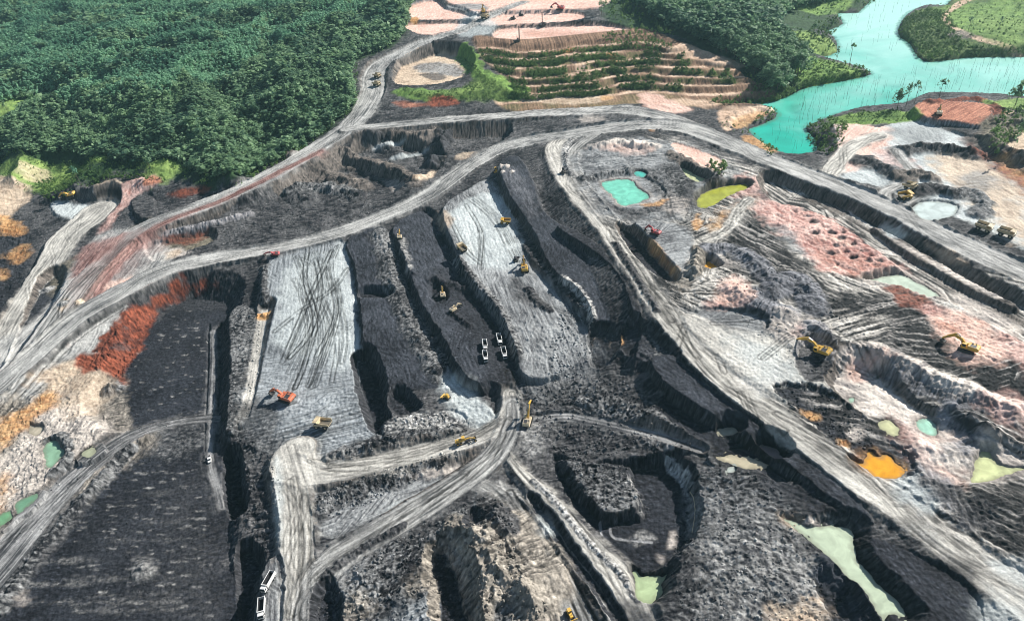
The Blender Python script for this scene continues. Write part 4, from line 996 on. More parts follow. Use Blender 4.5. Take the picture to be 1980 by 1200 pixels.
for q in ((1555,795,9,5),(1627,852,7,4),(1570,805,12,4)):
    patch([(q[0]-q[2],q[1]-q[3]),(q[0]+q[2],q[1]),(q[0]+q[2]*.6,q[1]+q[3]),(q[0]-q[2]*.4,q[1]+2)], 'orange', 2, 3, 0.9)
patch([(1640,832),(1660,830),(1668,842),(1650,848)], 'white', 2, 3, 0.8)
patch([(1720,925),(1770,915),(1810,960),(1780,985),(1740,960)], 'pale', 4, 5, 0.9)
patch([(1770,900),(1830,930),(1880,990),(1860,1010),(1800,960)], 'bluegrey', 5, 6, 0.8, dirpx=(.3,1))
patch([(1860,920),(2000,940),(2000,1020),(1900,1000)], 'stripes', 6, 8, 0.8, dirpx=(1,.2), swirl=10)
patch([(1655,798),(1700,800),(1745,820),(1760,855),(1735,872),(1700,852)], 'stripesdark', 4, 7, .9, dirpx=(1,.3))
patch([(1835,800),(1900,788),(1990,828),(1990,872),(1920,852),(1860,838)], 'stripesdark', 5, 8, .9, dirpx=(1,.4))
patch([(1900,932),(1985,920),(2010,1060),(1940,1062),(1880,990)], 'stripesdark', 5, 9, .95, dirpx=(1,.5))
patch([(1800,930),(1870,950),(1930,1020),(1900,1040),(1850,1000)], 'dark', 5, 8, .9, dirpx=(.5,1))
patch([(1720,820),(1760,815),(1790,850),(1800,890),(1770,880)], 'pinkred', 5, 8, .5)
patch([(1850,840),(1890,850),(1870,880),(1830,870)], 'bluegrey', 4, 6, .8)
patch([(1930,1090),(1980,1080),(2000,1120),(1960,1130)], 'pale', 4, 5, 0.6)
# lower right: lumpy grey rubble, the long pond and the coal bench over it
patch([(1340,930),(1480,920),(1560,1010),(1680,1140),(1720,1250),(1300,1250),(1330,1100)], 'rubble', 8, 8, 1, dirpx=(1,.4))
patch([(1380,1020),(1480,1000),(1560,1080),(1600,1180),(1480,1230),(1380,1180)], 'rubblelight', 12, 12, 0.8, dirpx=(1,.6))
lumps([(1340,930),(1480,920),(1560,1010),(1660,1140),(1680,1250),(1300,1250)], 0.4, 9, True, 22)
patch([(1480,920),(1560,940),(1650,1000),(1700,1060),(1640,1040),(1560,990)], 'coalflat', 6, 6, 0.9, dirpx=(1,.6))
plat([(1655,1042),(1705,1042),(1800,1085),(1885,1150),(1900,1250),(1805,1250),(1752,1165),(1702,1115),(1668,1075)], 24.6, 'coalflat', 'coalwall', 1.8, dirpx=(1,.9), rag=1)
plat([(1628,1000),(1660,1010),(1672,1035),(1655,1035),(1640,1020)], 24.5, 'coal', 'coalwall', 1.8, rag=1)
plat([(1515,1000),(1560,1015),(1600,1012),(1640,1022),(1652,1038),(1650,1058),(1668,1095),(1705,1135),(1748,1178),(1752,1200),(1722,1205),(1705,1200),(1680,1155),(1640,1115),(1600,1075),(1570,1050),(1535,1018)], 19.5, 'coal', 'coalwall', 0.9, rag=.5)
pond([(1512,1000),(1558,1018),(1600,1015),(1640,1022),(1652,1036),(1650,1058),(1668,1095),(1705,1135),(1748,1178),(1752,1196),(1720,1190),(1705,1200),(1680,1155),(1640,1115),(1600,1075),(1570,1050),(1535,1018)], 19.6, (0.50, 0.58, 0.42))
patch([(1510,995),(1545,1005),(1560,1020),(1530,1020)], 'tan', 3, 3, 0.6)
mound((1568,1018), 4, 2, 'white')
patch([(1590,1000),(1630,1005),(1640,1020),(1600,1015)], 'rubblelight', 2, 3, 0.7)
plat([(1580,1122),(1610,1115),(1650,1160),(1680,1200),(1690,1250),(1640,1250),(1600,1180)], 17, 'coal', 'coalwall', 1.3, rag=2, mode='cut')
ridge([(1600,1110),(1640,1135),(1680,1170),(1705,1215)], 3, 7, 'coalbench')
patch([(1500,1180),(1580,1170),(1600,1215),(1510,1230)], 'tan', 4, 6, 0.8)
patch([(1790,1090),(1860,1080),(1900,1130),(1860,1140)], 'coal', 5, 5, 0.8)
patch([(1700,1000),(1780,1010),(1840,1060),(1780,1060)], 'rubble', 6, 6, 0.6)
patch([(1890,1150),(1960,1160),(2000,1200),(1960,1250),(1900,1220)], 'pale', 5, 6, 0.6, dirpx=(1,1))
for p in ([(1620,690),(1700,720),(1640,640)], [(1470,690),(1520,650),(1560,640)], [(1290,330),(1330,400),(1330,420)], [(1380,620),(1450,620),(1540,640)], [(1260,340),(1290,380),(1300,420),(1360,470)]):
    tracks(p, 3, .7, .5, reps=2, spread=3)

# restore the far haul-road surfaces' small grit: fine unevenness everywhere in the workings
for a_, kw_ in POND_Q:
    fill_pond(*a_, **kw_)
near = Y < 1300
kk = np.nonzero(near)[0]
amp = np.where(REG[kk] == 1, 0.10, 0.28).astype(np.float32)
amp = amp * (H[kk] > -50)
H[kk] += amp * 0.8 * fbm(X[kk] / 1.8, Y[kk] / 1.8, 2, 991) * 1.2
COL *= (1 + 0.10 * fbm(X / 6.0, Y / 6.0, 3, 992))[:, None]
COL[:] = np.clip(COL, 0.006, 0.85)
# ================================================================== MATERIALS AND MESHES
def tag(o, label=None, cat=None, group=None, kind=None):
    if label: o['label'] = label
    if cat: o['category'] = cat
    if group: o['group'] = group
    if kind: o['kind'] = kind
    return o

def pmat(name, col, rough=0.6, metal=0.0, var=0.15, scale=1.5, bump=0.0, spec=0.5):
    m = bpy.data.materials.new(name); m.use_nodes = True
    nt = m.node_tree; b = nt.nodes['Principled BSDF']
    tc = nt.nodes.new('ShaderNodeTexCoord')
    nz = nt.nodes.new('ShaderNodeTexNoise'); nz.inputs['Scale'].default_value = scale; nz.inputs['Detail'].default_value = 5
    nt.links.new(tc.outputs['Object'], nz.inputs['Vector'])
    rp = nt.nodes.new('ShaderNodeValToRGB')
    c = np.array(col[:3])
    rp.color_ramp.elements[0].position = 0.3; rp.color_ramp.elements[0].color = (*np.clip(c * (1 - var), 0, 1), 1)
    rp.color_ramp.elements[1].position = 0.7; rp.color_ramp.elements[1].color = (*np.clip(c * (1 + var), 0, 1), 1)
    nt.links.new(nz.outputs['Fac'], rp.inputs['Fac']); nt.links.new(rp.outputs['Color'], b.inputs['Base Color'])
    b.inputs['Roughness'].default_value = rough; b.inputs['Metallic'].default_value = metal
    b.inputs['Specular IOR Level'].default_value = spec
    if bump:
        bp = nt.nodes.new('ShaderNodeBump'); bp.inputs['Strength'].default_value = bump; bp.inputs['Distance'].default_value = 0.2
        nt.links.new(nz.outputs['Fac'], bp.inputs['Height']); nt.links.new(bp.outputs['Normal'], b.inputs['Normal'])
    return m

def earth_material():
    m = bpy.data.materials.new('earth'); m.use_nodes = True
    nt = m.node_tree; b = nt.nodes['Principled BSDF']
    at = nt.nodes.new('ShaderNodeAttribute'); at.attribute_name = 'soil'
    ge = nt.nodes.new('ShaderNodeNewGeometry')
    n1 = nt.nodes.new('ShaderNodeTexNoise'); n1.inputs['Scale'].default_value = 1.6; n1.inputs['Detail'].default_value = 6; n1.inputs['Roughness'].default_value = 0.65
    nt.links.new(ge.outputs['Position'], n1.inputs['Vector'])
    mr = nt.nodes.new('ShaderNodeMapRange'); mr.inputs['From Min'].default_value = 0.25; mr.inputs['From Max'].default_value = 0.75
    mr.inputs['To Min'].default_value = 0.72; mr.inputs['To Max'].default_value = 1.28
    nt.links.new(n1.outputs['Fac'], mr.inputs['Value'])
    mx = nt.nodes.new('ShaderNodeVectorMath'); mx.operation = 'SCALE'
    nt.links.new(at.outputs['Color'], mx.inputs[0]); nt.links.new(mr.outputs['Result'], mx.inputs['Scale'])
    nt.links.new(mx.outputs['Vector'], b.inputs['Base Color'])
    b.inputs['Roughness'].default_value = 0.92; b.inputs['Specular IOR Level'].default_value = 0.25
    bp = nt.nodes.new('ShaderNodeBump'); bp.inputs['Strength'].default_value = 0.5; bp.inputs['Distance'].default_value = 0.35
    nt.links.new(n1.outputs['Fac'], bp.inputs['Height']); nt.links.new(bp.outputs['Normal'], b.inputs['Normal'])
    return m

def raw_mesh(name, V, Fq, cols=None, attr='soil', nside=4, smooth=False):
    me = bpy.data.meshes.new(name)
    V = np.asarray(V, np.float32); Fq = np.asarray(Fq, np.int32)
    me.vertices.add(len(V)); me.vertices.foreach_set('co', V.ravel())
    me.loops.add(Fq.size); me.loops.foreach_set('vertex_index', Fq.ravel())
    me.polygons.add(len(Fq)); me.polygons.foreach_set('loop_start', np.arange(0, Fq.size, nside, dtype=np.int32))
    try: me.polygons.foreach_set('loop_total', np.full(len(Fq), nside, np.int32))
    except Exception: pass
    me.update(calc_edges=True)
    if smooth:
        me.polygons.foreach_set('use_smooth', np.ones(len(Fq), bool))
    if cols is not None:
        a = me.color_attributes.new(attr, 'FLOAT_COLOR', 'POINT')
        a.data.foreach_set('color', np.column_stack([cols, np.ones(len(cols))]).astype(np.float32).ravel())
    return me

HAZE_D = 0.00006
EARTH = earth_material()
V_ = np.column_stack([X, Y, H])
ii = (np.arange(NR - 1)[:, None] * NC + np.arange(NC - 1)[None]).ravel()
Q_ = np.column_stack([ii, ii + 1, ii + NC + 1, ii + NC])
isroad = (REG[Q_] == 1).sum(1) >= 2
for nm, sel in (('ground', ~isroad), ('haul_road', isroad)):
    f = Q_[sel]
    used, inv = np.unique(f.ravel(), return_inverse=True)
    me = raw_mesh(nm, V_[used], inv.reshape(-1, 4), COL[used])
    o = bpy.data.objects.new(nm, me); COLL.objects.link(o); me.materials.append(EARTH); o['kind'] = 'structure'

def water_material(name, col, rough, sky_glare=None):
    m = bpy.data.materials.new(name); m.use_nodes = True
    nt = m.node_tree; b = nt.nodes['Principled BSDF']; L = nt.links.new
    ge = nt.nodes.new('ShaderNodeNewGeometry')
    def noise(sc, det=4, dis=0.0):
        n = nt.nodes.new('ShaderNodeTexNoise'); n.inputs['Scale'].default_value = sc; n.inputs['Detail'].default_value = det; n.inputs['Distortion'].default_value = dis
        L(ge.outputs['Position'], n.inputs['Vector']); return n
    def math_(op, a, b_=None, c=None):
        n = nt.nodes.new('ShaderNodeMath'); n.operation = op
        for i, v in enumerate((a, b_, c)):
            if v is None: continue
            if isinstance(v, (int, float)): n.inputs[i].default_value = v
            else: L(v, n.inputs[i])
        return n.outputs[0]
    def mix(f, a, b_):
        n = nt.nodes.new('ShaderNodeMixRGB'); L(f, n.inputs[0])
        for i, v in ((1, a), (2, b_)):
            if isinstance(v, tuple): n.inputs[i].default_value = (*v, 1)
            else: L(v, n.inputs[i])
        return n.outputs[0]
    c = np.array(col)
    nz = noise(0.025 if sky_glare else 0.11, 5, 1.2)
    mr = nt.nodes.new('ShaderNodeMapRange'); mr.inputs['From Min'].default_value = 0.35; mr.inputs['From Max'].default_value = 0.65
    L(nz.outputs['Fac'], mr.inputs['Value'])
    base = mix(mr.outputs['Result'], tuple(c * 0.78), tuple(np.clip(c * 1.12, 0, 1)))
    if sky_glare:
        # sky glare painted into the base colour, paling the far water
        sx = nt.nodes.new('ShaderNodeVectorMath'); sx.operation = 'DOT_PRODUCT'; sx.inputs[1].default_value = (sky_glare[0], sky_glare[1], 0)
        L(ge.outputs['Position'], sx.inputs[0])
        t = math_('ADD', math_('ADD', sx.outputs['Value'], sky_glare[2]), math_('MULTIPLY_ADD', noise(0.012, 4, 1.5).outputs['Fac'], 1.0, -0.5))
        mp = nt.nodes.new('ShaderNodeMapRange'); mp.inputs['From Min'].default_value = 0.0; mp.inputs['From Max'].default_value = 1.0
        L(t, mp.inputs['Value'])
        base = mix(mp.outputs['Result'], base, sky_glare[3])
    # muddy shallows along the shore
    at = nt.nodes.new('ShaderNodeAttribute'); at.attribute_name = 'shore'
    sh = math_('ADD', at.outputs['Fac'], math_('MULTIPLY_ADD', noise(0.35, 4, 0.5).outputs['Fac'], 0.9, -0.45))
    mp2 = nt.nodes.new('ShaderNodeMapRange'); mp2.inputs['From Min'].default_value = 0.0; mp2.inputs['From Max'].default_value = 0.55
    L(sh, mp2.inputs['Value'])
    mud = tuple(np.clip(0.45 * c + 0.5 * np.array((0.16, 0.15, 0.11)), 0, 1))
    base = mix(mp2.outputs['Result'], mud, base)
    L(base, b.inputs['Base Color'])
    b.inputs['Roughness'].default_value = rough; b.inputs['IOR'].default_value = 1.33
    n2 = noise(0.5, 3)
    bp = nt.nodes.new('ShaderNodeBump'); bp.inputs['Strength'].default_value = 0.08; bp.inputs['Distance'].default_value = 0.3
    L(n2.outputs['Fac'], bp.inputs['Height']); L(bp.outputs['Normal'], b.inputs['Normal'])
    return m

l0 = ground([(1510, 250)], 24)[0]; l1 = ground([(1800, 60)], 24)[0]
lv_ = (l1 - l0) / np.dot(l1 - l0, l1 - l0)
SKY_GLARE = (float(lv_[0]), float(lv_[1]), float(-np.dot(lv_, l0)), (0.46, 0.80, 0.69))  # direction and pale tone of the sky glare painted on the lake
for nm, P, z, col, rough, wk, wdist in WATERS:
    dm = np.full(N, 9e9, np.float32); dm[wk] = wdist
    near_ = dm < 1.8
    rr = np.unique(wk // NC)
    cand = Q_[(Q_[:, 0] >= rr[0] * NC) & (Q_[:, 0] <= (rr[-1] + 1) * NC)]
    f = cand[near_[cand].all(1)]
    if len(f) == 0: continue
    used, inv = np.unique(f.ravel(), return_inverse=True)
    sh = np.clip(-dm[used] / (9.0 if nm == 'lake' else 4.0), 0, 1)
    me = raw_mesh(nm, np.column_stack([X[used], Y[used], np.full(len(used), z)]), inv.reshape(-1, 4), np.column_stack([sh, sh, sh]), 'shore')
    o = bpy.data.objects.new(nm, me); COLL.objects.link(o); o['kind'] = 'structure'
    me.materials.append(water_material(nm + '_water', col, rough, SKY_GLARE if nm == 'lake' else None))

# ------------------------------------------------------------------ camera, sun, sky
cam = bpy.data.cameras.new('camera'); co = bpy.data.objects.new('camera', cam); COLL.objects.link(co)
cam.sensor_fit = 'HORIZONTAL'; cam.sensor_width = 36.0; cam.lens = 36.0 * F_PX / 1980.0
cam.clip_end = 30000; cam.clip_start = 1
co.matrix_world = Matrix(((rgt[0], upv[0], -fwd[0], 0), (rgt[1], upv[1], -fwd[1], 0), (rgt[2], upv[2], -fwd[2], CAM_H), (0, 0, 0, 1)))
SC.camera = co
SUN_EL = R(34); SUN_AZ = math.atan2(0.50, 0.86)      # towards the sun: right and a little away from the camera
sd_ = Vector((math.cos(SUN_EL) * math.cos(SUN_AZ), math.cos(SUN_EL) * math.sin(SUN_AZ), math.sin(SUN_EL)))
sun = bpy.data.lights.new('sun', 'SUN'); so_ = bpy.data.objects.new('sun', sun); COLL.objects.link(so_)
sun.energy = 5.0; sun.angle = R(0.5); sun.color = (1.0, 0.965, 0.92)
so_.rotation_euler = sd_.to_track_quat('Z', 'Y').to_euler()
so_.location = (200, 200, 600)
wd = bpy.data.worlds.new('World'); SC.world = wd; wd.use_nodes = True
nt = wd.node_tree; bg = nt.nodes['Background']
sky = nt.nodes.new('ShaderNodeTexSky'); sky.sky_type = 'NISHITA'; sky.sun_disc = False
sky.sun_elevation = SUN_EL; sky.sun_rotation = math.pi / 2 - SUN_AZ
sky.altitude = 300; sky.air_density = 1.0; sky.dust_density = 1.0
nt.links.new(sky.outputs['Color'], bg.inputs['Color']); bg.inputs['Strength'].default_value = 0.06
SC.view_settings.view_transform = 'Standard'; SC.view_settings.look = 'None'; SC.view_settings.gamma = 1
SC.view_settings.exposure = 0.62
SC.cycles.use_denoising = True
SC.cycles.max_bounces = 4
SC.cycles.filter_width = 0.95

# ------------------------------------------------------------------ the air over the workings
hz_me = bpy.data.meshes.new('haze'); _b = bmesh.new(); bmesh.ops.create_cube(_b, size=1.0)
bmesh.ops.scale(_b, vec=(26000, 17500, 620), verts=_b.verts); bmesh.ops.translate(_b, vec=(0, 8000, 130), verts=_b.verts)
_b.to_mesh(hz_me); _b.free()
hz_o = bpy.data.objects.new('haze', hz_me); COLL.objects.link(hz_o); hz_o['kind'] = 'stuff'
hm = bpy.data.materials.new('haze_air'); hm.use_nodes = True; _t = hm.node_tree
for _n in list(_t.nodes):
    if _n.type != 'OUTPUT_MATERIAL': _t.nodes.remove(_n)
_v = _t.nodes.new('ShaderNodeVolumePrincipled'); _v.inputs['Density'].default_value = HAZE_D
_v.inputs['Color'].default_value = (0.50, 0.88, 0.95, 1); _v.inputs['Anisotropy'].default_value = 0.2
_t.links.new(_v.outputs['Volume'], [n for n in _t.nodes if n.type == 'OUTPUT_MATERIAL'][0].inputs['Volume'])
hz_me.materials.append(hm)
# ================================================================== MACHINES
M = {}
M['yellow'] = pmat('yellow_paint', (0.72, 0.42, 0.035), 0.45, 0, 0.18, 1.2)
M['orange'] = pmat('orange_paint', (0.72, 0.17, 0.06), 0.45, 0, 0.2, 1.0)
M['red'] = pmat('red_paint', (0.50, 0.05, 0.06), 0.45, 0, 0.2, 1.0)
M['cream'] = pmat('cream_paint', (0.72, 0.58, 0.36), 0.45, 0, 0.15, 1.0)
M['white'] = pmat('white_paint', (0.80, 0.79, 0.76), 0.4, 0, 0.08, 1.0)
M['lightgrey'] = pmat('grey_paint', (0.45, 0.45, 0.46), 0.5, 0, 0.1, 1.0)
M['rubber'] = pmat('rubber', (0.022, 0.022, 0.023), 0.85, 0, 0.3, 4)
M['steel'] = pmat('worn_steel', (0.10, 0.10, 0.10), 0.5, 0.5, 0.3, 3)
M['dark'] = pmat('dark_frame', (0.04, 0.04, 0.045), 0.6, 0, 0.3, 3)
M['bedfloor'] = pmat('dusty_bed', (0.13, 0.115, 0.085), 0.8, 0, 0.35, 1.5)
M['coal'] = pmat('coal_dust', (0.018, 0.018, 0.021), 0.9, 0, 0.4, 3)
M['glass'] = pmat('tinted_glass', (0.02, 0.03, 0.035), 0.08, 0, 0.1, 1)
M['chrome'] = pmat('cylinder_rod', (0.55, 0.55, 0.56), 0.25, 0.9, 0.05, 1)
M['lamp'] = pmat('lamp_glass', (0.8, 0.8, 0.75), 0.15, 0, 0.05, 1)

def dusty(m, dust=(0.33, 0.30, 0.26), amt=0.75):
    """dried mud and dust over the paint, heavier on the lower parts"""
    nt = m.node_tree; b = nt.nodes['Principled BSDF']; L = nt.links.new
    src = b.inputs['Base Color'].links[0].from_socket
    tc = nt.nodes.new('ShaderNodeTexCoord'); n = nt.nodes.new('ShaderNodeTexNoise'); n.inputs['Scale'].default_value = 0.9; n.inputs['Detail'].default_value = 6; n.inputs['Roughness'].default_value = 0.7
    L(tc.outputs['Object'], n.inputs['Vector'])
    mr = nt.nodes.new('ShaderNodeMapRange'); mr.inputs['From Min'].default_value = 0.42; mr.inputs['From Max'].default_value = 0.7; mr.inputs['To Max'].default_value = amt
    L(n.outputs['Fac'], mr.inputs['Value'])
    mx = nt.nodes.new('ShaderNodeMixRGB'); mx.inputs[2].default_value = (*dust, 1)
    L(mr.outputs['Result'], mx.inputs[0]); L(src, mx.inputs[1]); L(mx.outputs[0], b.inputs['Base Color'])
for _m in ('yellow', 'orange', 'red', 'cream'): dusty(M[_m])
dusty(M['white'], amt=0.45); dusty(M['rubber'], (0.10, 0.095, 0.085)); dusty(M['steel'], amt=0.6); dusty(M['dark'], (0.12, 0.11, 0.10))

class MB:
    """collects boxes, prisms and tubes for ONE mesh object"""
    def __init__(s): s.bm = bmesh.new()
    def box(s, c, d, rot=None, bev=0.0, taper=None):
        g = bmesh.ops.create_cube(s.bm, size=1.0)['verts']
        for v in g:
            x, y, z = v.co.x * d[0], v.co.y * d[1], v.co.z * d[2]
            if taper and z > 0: x *= taper[0]; y *= taper[1]
            v.co = (x, y, z)
        if bev:
            es = list({e for v in g for e in v.link_edges})
            r = bmesh.ops.bevel(s.bm, geom=es, offset=bev, segments=2, affect='EDGES', profile=0.5)
            g = list({v for f in r['faces'] for v in f.verts} | {v for v in g if v.is_valid})
        mt = Matrix.Translation(Vector(c))
        if rot: mt = mt @ rot
        bmesh.ops.transform(s.bm, matrix=mt, verts=g)
        return s
    def cyl(s, a, b, r, r2=None, n=14):
        a, b = Vector(a), Vector(b); d = b - a
        g = bmesh.ops.create_cone(s.bm, cap_ends=True, segments=n, radius1=r, radius2=r if r2 is None else r2, depth=d.length)['verts']
        bmesh.ops.transform(s.bm, matrix=Matrix.Translation((a + b) / 2) @ d.to_track_quat('Z', 'Y').to_matrix().to_4x4(), verts=g)
        return s
    def prism(s, prof, y0, y1, bev=0.0):
        """profile in x,z extruded along y"""
        a = [s.bm.verts.new((p[0], y0, p[1])) for p in prof]; b = [s.bm.verts.new((p[0], y1, p[1])) for p in prof]
        n = len(prof)
        fs = [s.bm.faces.new(a[::-1]), s.bm.faces.new(b)]
        for i in range(n): fs.append(s.bm.faces.new((a[i], a[(i + 1) % n], b[(i + 1) % n], b[i])))
        bmesh.ops.recalc_face_normals(s.bm, faces=fs)
        if bev:
            bmesh.ops.bevel(s.bm, geom=list({e for f in fs for e in f.edges}), offset=bev, segments=1, affect='EDGES')
        return s
    def hull(s, pts):
        v = [s.bm.verts.new(p) for p in pts]
        bmesh.ops.convex_hull(s.bm, input=v)
        return s
    def build(s, name, mat, parent=None):
        me = bpy.data.meshes.new(name); s.bm.to_mesh(me); s.bm.free()
        me.materials.append(mat)
        o = bpy.data.objects.new(name, me); COLL.objects.link(o)
        if parent: o.parent = parent
        return o

def empty(name):
    o = bpy.data.objects.new(name, None); COLL.objects.link(o); o.empty_display_size = 0.5
    return o

def copy_tree(o, parent=None):
    c = o.copy(); COLL.objects.link(c)
    if parent: c.parent = parent
    for ch in list(o.children): copy_tree(ch, c)
    return c

def pxyz(px, py):
    h = hit([(px, py)])[0]
    return Vector((float(h[0]), float(h[1]), float(h[2])))

def heading(px, py, dx, dy):
    z = pxyz(px, py).z
    a = ground([(px, py), (px + dx, py + dy)], z)
    return math.atan2(a[1, 1] - a[0, 1], a[1, 0] - a[0, 0])

def settle(o, p, rz, half=(3, 2)):
    """stand the machine on the slope under it"""
    c, s = math.cos(rz), math.sin(rz)
    def hz(a, b): return float(height_at(p.x + a * c - b * s, p.y + a * s + b * c))
    f, b, l, r = hz(half[0], 0), hz(-half[0], 0), hz(0, half[1]), hz(0, -half[1])
    xa = Vector((c * 2 * half[0], s * 2 * half[0], max(-1, min(1, (f - b))))).normalized()
    ya0 = Vector((-s * 2 * half[1], c * 2 * half[1], max(-.7, min(.7, (l - r)))))
    za = xa.cross(ya0).normalized(); ya = za.cross(xa)
    m = Matrix((xa, ya, za)).transposed().to_4x4()
    m.translation = (p.x, p.y, (f + b + l + r) / 4 + 0.02)
    o.matrix_world = m

def rotbar(mb, p, q, w, h0, h1=None):
    """a boom section from p to q (x,z), width w, depth h0 -> h1"""
    h1 = h0 if h1 is None else h1
    d = np.array(q, float) - np.array(p, float); L = np.linalg.norm(d); d /= L; n = np.array([-d[1], d[0]])
    a, b = np.array(p, float), np.array(q, float)
    mid = (a + b) / 2
    hm = max(h0, h1) * 1.15
    prof = [a - n * h0 / 2, mid - n * hm / 2, b - n * h1 / 2, b + n * h1 / 2, mid + n * hm / 2, a + n * h0 / 2]
    mb.prism([tuple(x) for x in prof], -w / 2, w / 2)

def make_excavator(paint, boom=(4.5, 4.6), knee=None, tip=(9.0, 3.0), swing=0.0, shovel=False, house_paint=None, scale=1.0):
    """crawler excavator facing +x; boom foot, knee and stick end given in its own plane (metres)"""
    root = empty('excavator')
    hp = M[house_paint or paint]; pm = M[paint]
    u = MB().box((0, 0, .85), (2.6, 2.2, .7), bev=.08).cyl((0, 0, 1.1), (0, 0, 1.55), 1.25).build('undercarriage', M['dark'], root)
    for sy in (-1, 1):
        t = MB()
        prof = [(-2.9, .5), (-2.6, .08), (2.6, .08), (2.9, .5), (2.75, 1.0), (2.4, 1.18), (-2.4, 1.18), (-2.75, 1.0)]
        t.prism(prof, sy * 1.75 - .36, sy * 1.75 + .36)
        for i in range(15):
            t.box((-2.6 + i * .37, sy * 1.75, 1.2), (.12, .74, .06))
        tr = t.build('crawler_track', M['rubber'], root)
        f = MB().box((0, sy * 1.37, .6), (3.8, .12, .5), bev=.03)
        for i in range(6): f.cyl((-2 + i * .8, sy * 1.36, .35), (-2 + i * .8, sy * 2.13, .35), .24, n=10)
        f.build('track_frame', M['steel'], tr)
    Rz = Matrix.Rotation(swing, 4, 'Z')
    def sw(o):
        o.data.transform(Rz); return o
    h = MB().box((-.9, 0, 1.78), (5.2, 3.5, .38), bev=.05).box((-1.6, 0, 2.55), (3.2, 3.3, 1.25), bev=.14)
    h.box((.9, -1.1, 2.35), (1.7, 1.0, .8), bev=.1)
    h = sw(h.build('house', hp, root))
    cw = MB(); cw.prism([(-3.9, 1.75), (-3.1, 1.7), (-3.0, 2.95), (-3.6, 2.95), (-3.95, 2.5)], -1.7, 1.7, .08)
    sw(cw.build('counterweight', hp, root))
    g = MB().box((-1.8, .5, 3.2), (2.0, 1.6, .12), bev=.03).cyl((-2.4, -1.0, 3.1), (-2.4, -1.0, 3.75), .14, n=10).cyl((-1.2, -.9, 3.1), (-1.2, -.9, 3.5), .28, n=12)
    sw(g.build('engine_deck', M['dark'], h))
    for y_ in (-1.66, 1.66):
        sw(MB().box((-1.6, y_, 3.4), (3.4, .05, .06)).box((-3.1, y_, 3.25), (.05, .05, .3)).box((0, y_, 3.25), (.05, .05, .3)).build('handrail', M['lightgrey'], h))
    cb = MB().prism([(.35, 1.95), (2.05, 1.95), (2.2, 2.6), (1.9, 3.75), (.35, 3.75)], .68, 1.78, .06)
    c = sw(cb.build('cab', hp, root))
    sw(MB().prism([(2.16, 2.35), (2.235, 2.6), (1.96, 3.62), (1.9, 3.62)], .78, 1.68).build('windscreen', M['glass'], c))
    sw(MB().box((1.12, 1.8, 3.1), (1.2, .04, .95)).build('side_window', M['glass'], c))
    foot = np.array((1.0, 2.4)); kn = np.array(boom, float); tp_ = np.array(tip, float)
    bmx = MB()
    mid = (foot + kn) / 2 + np.array([-.35, .75])
    for y_ in (0,):
        rotbar(bmx, foot, mid, .72, .7, 1.05); rotbar(bmx, mid, kn, .7, 1.05, .6)
    bmx.cyl((kn[0], -.5, kn[1]), (kn[0], .5, kn[1]), .3, n=10)
    bo = sw(bmx.build('boom', pm, root))
    for y_ in (-.55, .55):
        cy = MB().cyl((1.6, y_, 1.95), tuple(np.insert((np.array((1.6, 1.95)) + mid) / 2, 1, y_)), .17, n=10).cyl(tuple(np.insert((np.array((1.6, 1.95)) + mid) / 2, 1, y_)), (mid[0], y_, mid[1]), .1, n=8)
        sw(cy.build('boom_cylinder', M['chrome'], bo))
    st = MB(); d = (tp_ - kn) / np.linalg.norm(tp_ - kn)
    rotbar(st, kn - d * 1.1, tp_, .55, .95, .45)
    so__ = sw(st.build('stick', pm, root))
    pk = mid + np.array([.2, .75])
    a2 = kn - d * 1.0 + np.array([0, .3])
    sw(MB().cyl((pk[0], 0, pk[1]), (a2[0], 0, a2[1]), .16, n=10).build('stick_cylinder', M['chrome'], so__))
    # bucket hangs at the stick end
    b = MB()
    ang = math.atan2(-1, -.35) if not shovel else math.atan2(-.3, .9)
    bw = .95
    ca, sa = math.cos(ang), math.sin(ang)
    prof = [(0, .35), (.55, .75), (1.25, .8), (1.75, .35), (1.8, -.55), (1.55, -.95), (1.5, -.75), (1.5, .1), (1.1, .5), (.5, .45), (.12, .1)]
    pr = [(tp_[0] + x * ca - z * sa, tp_[1] + x * sa + z * ca) for x, z in prof]
    b.prism(pr, -bw, bw)
    pl = [(tp_[0] + x * ca - z * sa, tp_[1] + x * sa + z * ca) for x, z in [(0, .35), (.55, .75), (1.25, .8), (1.75, .35), (1.8, -.55), (.2, .0)]]
    b.prism(pl, -bw, -bw + .08); b.prism(pl, bw - .08, bw)
    bk = sw(b.build('bucket', M['steel'], root))
    te = MB()
    for i in range(5):
        y_ = -bw + .2 + i * .38
        p0 = (tp_[0] + 1.78 * ca + .75 * sa, tp_[1] + 1.78 * sa - .75 * ca); p1 = (tp_[0] + 1.7 * ca + 1.25 * sa, tp_[1] + 1.7 * sa - 1.25 * ca)
        te.cyl((p0[0], y_, p0[1]), (p1[0], y_, p1[1]), .1, .03, n=6)
    sw(te.build('bucket_teeth', M['steel'], bk))
    root.scale = (scale,) * 3
    return root

def place(root, px, py, dx, dy, label, cat, group=None, scale=1.0, half=(2.6, 2.0)):
    p = pxyz(px, py)
    rz = heading(px, py, dx, dy)
    settle(root, p, rz, half)
    if scale != 1.0:
        root.matrix_world = root.matrix_world @ Matrix.Scale(scale, 4)
    tag(root, label, cat, group)
    return root

